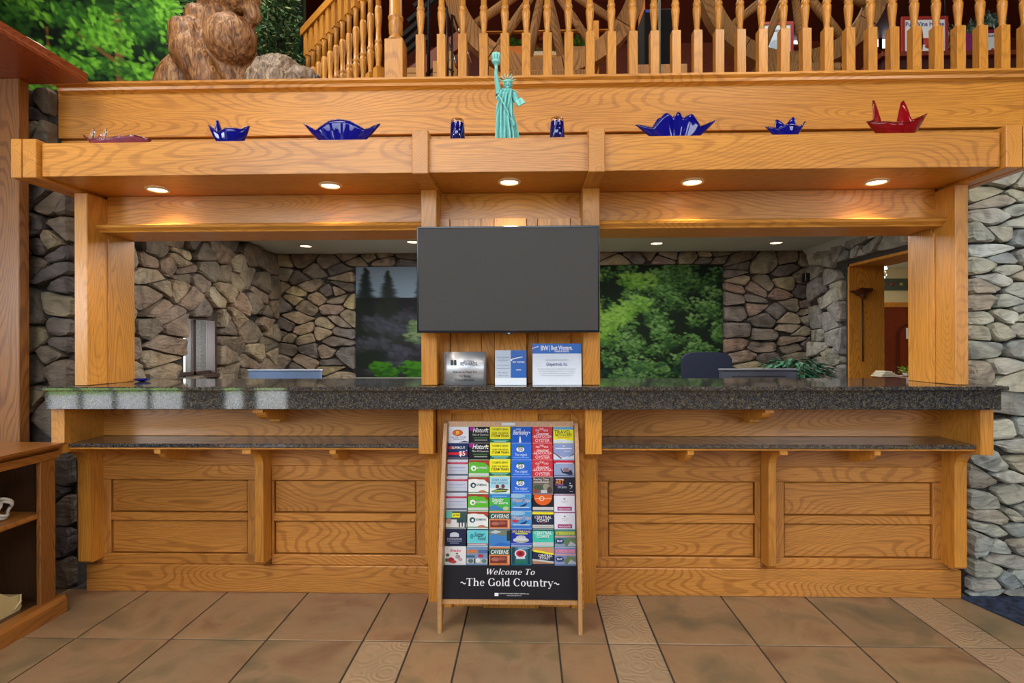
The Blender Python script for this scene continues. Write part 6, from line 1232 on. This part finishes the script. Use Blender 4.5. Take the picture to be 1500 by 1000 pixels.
t = thing('office_chair', 'dark navy office chair in front of the green mural', 'chair', (X(1046, Yc2), Yc2, 0)); xc = X(1046, Yc2)
a, b = X(1009, Yc2), X(1084, Yc2); zt = P(1046, 515, Yc2).z; hw = (b - a) / 2
m = MB(); pts = []
for k in range(25):
    u = -1 + k / 12; pts.append((xc + u * hw * (1 - .0), zt - .005 - .018 * u * u - .045 * abs(u) ** 8))
out = [(xc - hw * .92, .60)] + [(xc - hw, .9)] + pts + [(xc + hw, .9), (xc + hw * .92, .60)]
m.prism(out, 1, Yc2 + .18, Yc2 + .24); obj('backrest', m, CH, t)
obj('seat', MB().box(xc - .24, xc + .24, Yc2 - .26, Yc2 + .2, .44, .52, .03), CH, t); obj('gas_column', MB().tube([(xc, Yc2, .08), (xc, Yc2, .44)], .028, 12), BLACK, t); obj('back_bar', MB().box(xc - .03, xc + .03, Yc2 + .2, Yc2 + .26, .46, .72), BLACK, t)
for k in range(5): a_ = 2 * PI * k / 5; obj('base_leg', MB().tube([(xc, Yc2, .1), (xc + .28 * math.cos(a_), Yc2 + .28 * math.sin(a_), .07)], [.025, .016], 8), BLACK, t); obj('caster', MB().ball((xc + .28 * math.cos(a_), Yc2 + .28 * math.sin(a_), .03), .03, sub=2), BLACK, t)
for s in (-1, 1): obj('armrest', MB().box(xc + s * .27 - .025, xc + s * .27 + .025, Yc2 - .2, Yc2 + .1, .66, .69, .008).box(xc + s * .27 - .015, xc + s * .27 + .015, Yc2 - .06, Yc2 + .0, .46, .66), BLACK, t)
Yp = 5.3; xp = X(1164, Yp); zp = .62
pl = thing('leafy_plant', 'dark green leafy plant behind the desk near the right office corner', 'plant', (xp, Yp, 0))
obj('planter', MB().lathe([(.18, 0), (.22, .6), (.2, .6), (.19, .5)], xp, Yp, 20, 0), DGREY, pl); m = MB(); rnd = random.Random(9)
for k in range(520):
    a_ = rnd.uniform(0, 2 * PI); q = rnd.random() ** .5 * .30; hz = .70 + (.50 - q * q * .8) * rnd.uniform(.55, 1); p = Vector((xp + q * math.cos(a_), Yp + q * .8 * math.sin(a_), hz)); e = Vector((math.cos(a_), math.sin(a_), rnd.uniform(-.5, .4))).normalized() * rnd.uniform(.06, .12); s_v = e.cross(Vector((0, 0, 1))).normalized() * .02
    V = m.bm.verts.new; m.bm.faces.new([V(p), V(p + e * .45 + s_v), V(p + e - Vector((0, 0, .02))), V(p + e * .45 - s_v)])
o = obj('foliage', m, leafm('dark_leaf', [(34, 84, 64), (48, 108, 80), (28, 66, 54), (70, 130, 98)]), pl); tag(o, kind='stuff'); obj('stems', MB().tube([(xp, Yp, .4), (xp, Yp, 1.0)], .02, 8), plain((60, 60, 34)), pl)
c_ = P(1178, 407, 5.93); t = thing('wall_speaker', 'tiny black speaker on the right back corner of the office', 'speaker', (c_.x, 5.9, c_.z - .05)); obj('speaker_box', MB().box(c_.x - .028, c_.x + .028, 5.85, 5.93, c_.z - .045, c_.z + .045, .006), BLACK, t); obj('bracket', MB().box(c_.x - .01, c_.x + .01, 5.93, 5.995, c_.z - .01, c_.z + .01), BLACK, t)
# carved ornament on the door jamb
Yj = 5.234; t = thing('carved_ornament', 'dark carved wooden eagle ornament hanging on the oak door jamb', 'ornament', (X(1262, Yj), Yj, P(1262, 440, Yj).z)); c_ = P(1262, 428, Yj - .03)
m = MB(); m.ball(c_, (.07, .025, .035), sub=3); m.ball(c_ + Vector((-.07, 0, .005)), (.05, .015, .012), Matrix.Rotation(.1, 3, 'Y'), 3); m.ball(c_ + Vector((.06, 0, .015)), (.055, .02, .025), Matrix.Rotation(-.3, 3, 'Y'), 3); m.ball(c_ + Vector((.01, -.01, -.035)), (.03, .02, .03), sub=3); m.tube([c_ + Vector((-.05, 0, .02)), c_ + Vector((0, -.01, .035)), c_ + Vector((.08, 0, .03))], [.006, .012, .006], 8)
remeshed('carved_eagle', m, .006, plain((74, 34, 16), .4), t, lambda p, n_: .004 * noise.noise(p * 60)); obj('cord', MB().tube([(c_.x + .02, Yj - .006, c_.z - .03), (c_.x + .025, Yj - .006, 1.16)], .006, 6), plain((70, 40, 20), .6), t)
Yh = 5.9; c_ = P(1289, 397, Yh); t = thing('hall_lamp', 'hall ceiling lamp with a white shade and a clear globe', 'lamp', (c_.x, Yh, 2.42)); zc_ = P(1289, 394, Yh).z
obj('lamp_shade', MB().lathe([(.03, .0), (.075, -.012), (.085, -.05), (.06, -.056)], c_.x - .02, Yh, 20, P(1289, 388, Yh).z), plain((255, 246, 220), .5, emis=2.2), t)
obj('rod', MB().tube([(c_.x, Yh, P(1289, 390, Yh).z), (c_.x, Yh, 2.42)], .006, 8), CHROME, t); obj('glass_globe', MB().ball((c_.x + .01, Yh, P(1289, 403, Yh).z), .055), G_CLEAR, t)
# little things at the right end behind the counter
zz = ZC + .001
t = thing('hall_table', 'low table in the hall behind the right column', 'table', (3.35, 4.9, 0)); tz = P(1310, 550, 5.0).z; obj('table_top', MB().box(X(1272, 5.0) + .1, X(1345, 5.0), 4.6, 5.1, tz - .03, tz), plain((110, 60, 30), .5), t)
for q in (X(1275, 5.0) + .12, X(1342, 5.0)): obj('leg', MB().box(q - .02, q + .02, 4.62, 5.08, 0, tz - .031), plain((110, 60, 30), .5), t)
t = thing('paper_stack', 'slumped stack of cream papers on the hall table', 'papers', (X(1294, 4.85), 4.85, tz)); xx = X(1293, 4.85)
for k in range(4): q = MB().box(xx - .06 + .012 * k, xx + .10 - .02 * k, 4.78, 4.92, tz + .001 + .013 * k, tz + .012 + .013 * k, .002); obj('sheet_bundle', q, plain((226, 218, 196), .7), t)
plant('small bright green plant on the hall table, by the right column', 1327, .03, .03, plain((220, 220, 200), .5), leafm('lime_leaf', [(150, 200, 60), (120, 180, 50), (190, 220, 100)]), 8, n=60, R0=.05, Y=4.9, z=tz)
t = thing('wall_notice', 'small white notice on the brown arched door', 'notice', (X(1331, 7.93), 7.93, P(1331, 496, 7.93).z)); a = P(1328, 496, 7.93); b = P(1334, 480, 7.93); obj('notice_sheet', MB().box(a.x, b.x, 7.925, 7.94, a.z, b.z), WH, t)
c_ = P(204, 553, 2.85); t = thing('blue_dish', 'tiny cobalt blue dish at the left end of the countertop', 'dish', (c_.x, 2.95, ZC)); m = MB().lathe([(.012, .0), (.03, .006), (.045, .014), (.042, .015), (.026, .008), (.001, .005)], X(208, 2.95), 2.95, 24, ZC + .0005); obj('dish_body', m, G_BLUE, t)
# ------------------------------------------------------------------ bookcase and hutch at the left
XF = -2.36; YE = Q(92, 888, 0).y - .05; YN = 1.3
bc = thing('open_bookcase', 'low open honey oak bookcase at the left edge of the picture', 'bookcase', (-2.55, 2.0, 0)); zt = S(94, 648, XF + .03).z
xf = XF; xb = -2.80
obj('top_board', MB().prism([(xb, zt - .03), (xf + .0, zt - .034), (xf + .03, zt - .012), (xf + .035, zt), (xb, zt)], 1, YN, YE + .0), HONY, bc)
obj('top_moulding', MB().prism([(xf - .03, zt - .075), (xf + .004, zt - .075), (xf + .012, zt - .055), (xf + .022, zt - .036), (xf - .03, zt - .036)], 1, YN, YE - .012), HONY, bc)
ye = YE - .03
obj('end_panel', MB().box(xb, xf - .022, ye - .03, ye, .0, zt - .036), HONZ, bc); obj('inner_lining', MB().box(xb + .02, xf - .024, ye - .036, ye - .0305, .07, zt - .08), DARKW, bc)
obj('front_stile', MB().box(xf - .022, xf, ye - .085, ye, .0, zt - .076, .003), HONZ, bc); obj('front_stile', MB().box(xf - .022, xf, YN, YN + .08, .0, zt - .076, .003), HONZ, bc)
obj('end_panel', MB().box(xb, xf - .022, YN, YN + .03, 0, zt - .036), HONZ, bc)
obj('plinth', MB().prism([(xf - .03, 0), (xf + .03, 0), (xf + .03, .065), (xf + .018, .085), (xf - .03, .085)], 1, YN, YE), HONY, bc)
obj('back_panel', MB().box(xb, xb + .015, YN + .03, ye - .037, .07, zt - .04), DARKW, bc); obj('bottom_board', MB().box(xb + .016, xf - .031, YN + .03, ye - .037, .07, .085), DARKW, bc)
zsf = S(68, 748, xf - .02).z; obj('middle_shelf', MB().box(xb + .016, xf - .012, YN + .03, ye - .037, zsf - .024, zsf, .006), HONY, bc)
holes = MB()
for k in range(14): holes.box(xf - .075, xf - .070, ye - .0375, ye - .036, .45 + k * .022, .454 + k * .022, 0)
o = obj('shelf_pin_holes', holes, BLACK, bc); tag(o, kind='stuff')
c_ = S(3, 740, xf - .10); t = thing('white_coil', 'white coiled ribbon ring on the middle shelf of the bookcase', 'ribbon', (c_.x, c_.y, zsf)); 
for k, (r_, dz) in enumerate(((.045, .0), (.032, .004))):
    obj('coil_band', MB().tube([(c_.x + .01 * math.sin(q * PI / 8 * 2) + k * .01, c_.y + r_ * math.cos(q * PI / 12), zsf + .054 + r_ * math.sin(q * PI / 12)) for q in range(25)], .007, 8), plain((214, 210, 196), .5), t)
Yk = S(8, 905, xf - .08); t = thing('cream_box', 'cream carved box on the bottom board of the bookcase', 'box', (xf - .12, Yk.y, .0855))
obj('box_body', MB().prism([(Yk.y - .14, .086), (Yk.y + .05, .086), (Yk.y + .06, .10), (Yk.y + .05, .16), (Yk.y + .0, .17), (Yk.y - .06, .22), (Yk.y - .14, .24)], 0, xf - .22, xf - .06), plain((206, 188, 136), .6), t)
obj('side_handle', MB().tube([(xf - .057, Yk.y + .02, .10), (xf - .05, Yk.y + .045, .13), (xf - .057, Yk.y + .05, .16)], .005, 8), plain((216, 200, 150), .5), t)
# hutch pillar and cornice
hu = thing('tall_hutch', 'tall oak hutch pillar with a projecting red brown cornice at far left', 'hutch', (-2.9, 2.75, 0)); xr_ = X(28, 2.78)
zk = 2.752
obj('pillar', MB().box(-3.3, xr_, 2.78, 2.84, 0, zk, .003), HONZ, hu)
yc1 = Q(92, 101, zk).y; xc1 = Q(92, 101, zk).x
obj('cornice', MB().prism([(-3.3, zk), (xc1, zk), (xc1 + .004, zk + .014), (xc1 + .0, zk + .022), (xc1 + .004, zk + .05), (-3.3, zk + .05)], 1, 1.2, 2.85), RED, hu)
c_ = S(22, 30, -2.52); t = thing('wooden_box', 'small reddish wooden cabinet box standing on the cornice', 'box', (-2.6, 2.43, zk + .051)); obj('box_body', MB().box(-2.72, -2.50, 2.36, 2.505, zk + .051, zk + .30, .012), RED, t); obj('door_panel', MB().box(-2.50, -2.494, 2.38, 2.485, zk + .08, zk + .27, .004), RED, t); obj('latch', MB().box(-2.494, -2.486, 2.43, 2.445, zk + .17, zk + .18), IRON, t)
t = thing('white_cloth', 'folded white cloth bundle lying along the cornice edge', 'cloth', (-2.47, 2.6, zk + .051)); m = MB(); m.ball((-2.49, 2.64, zk + .08), (.05, .13, .035), sub=4)
for v in m.bm.verts: v.co += Vector((0, 0, .012)) * noise.noise(v.co * 22); v.co.z = max(v.co.z, zk + .0515)
obj('folds', m, plain((226, 220, 204), .9), t)
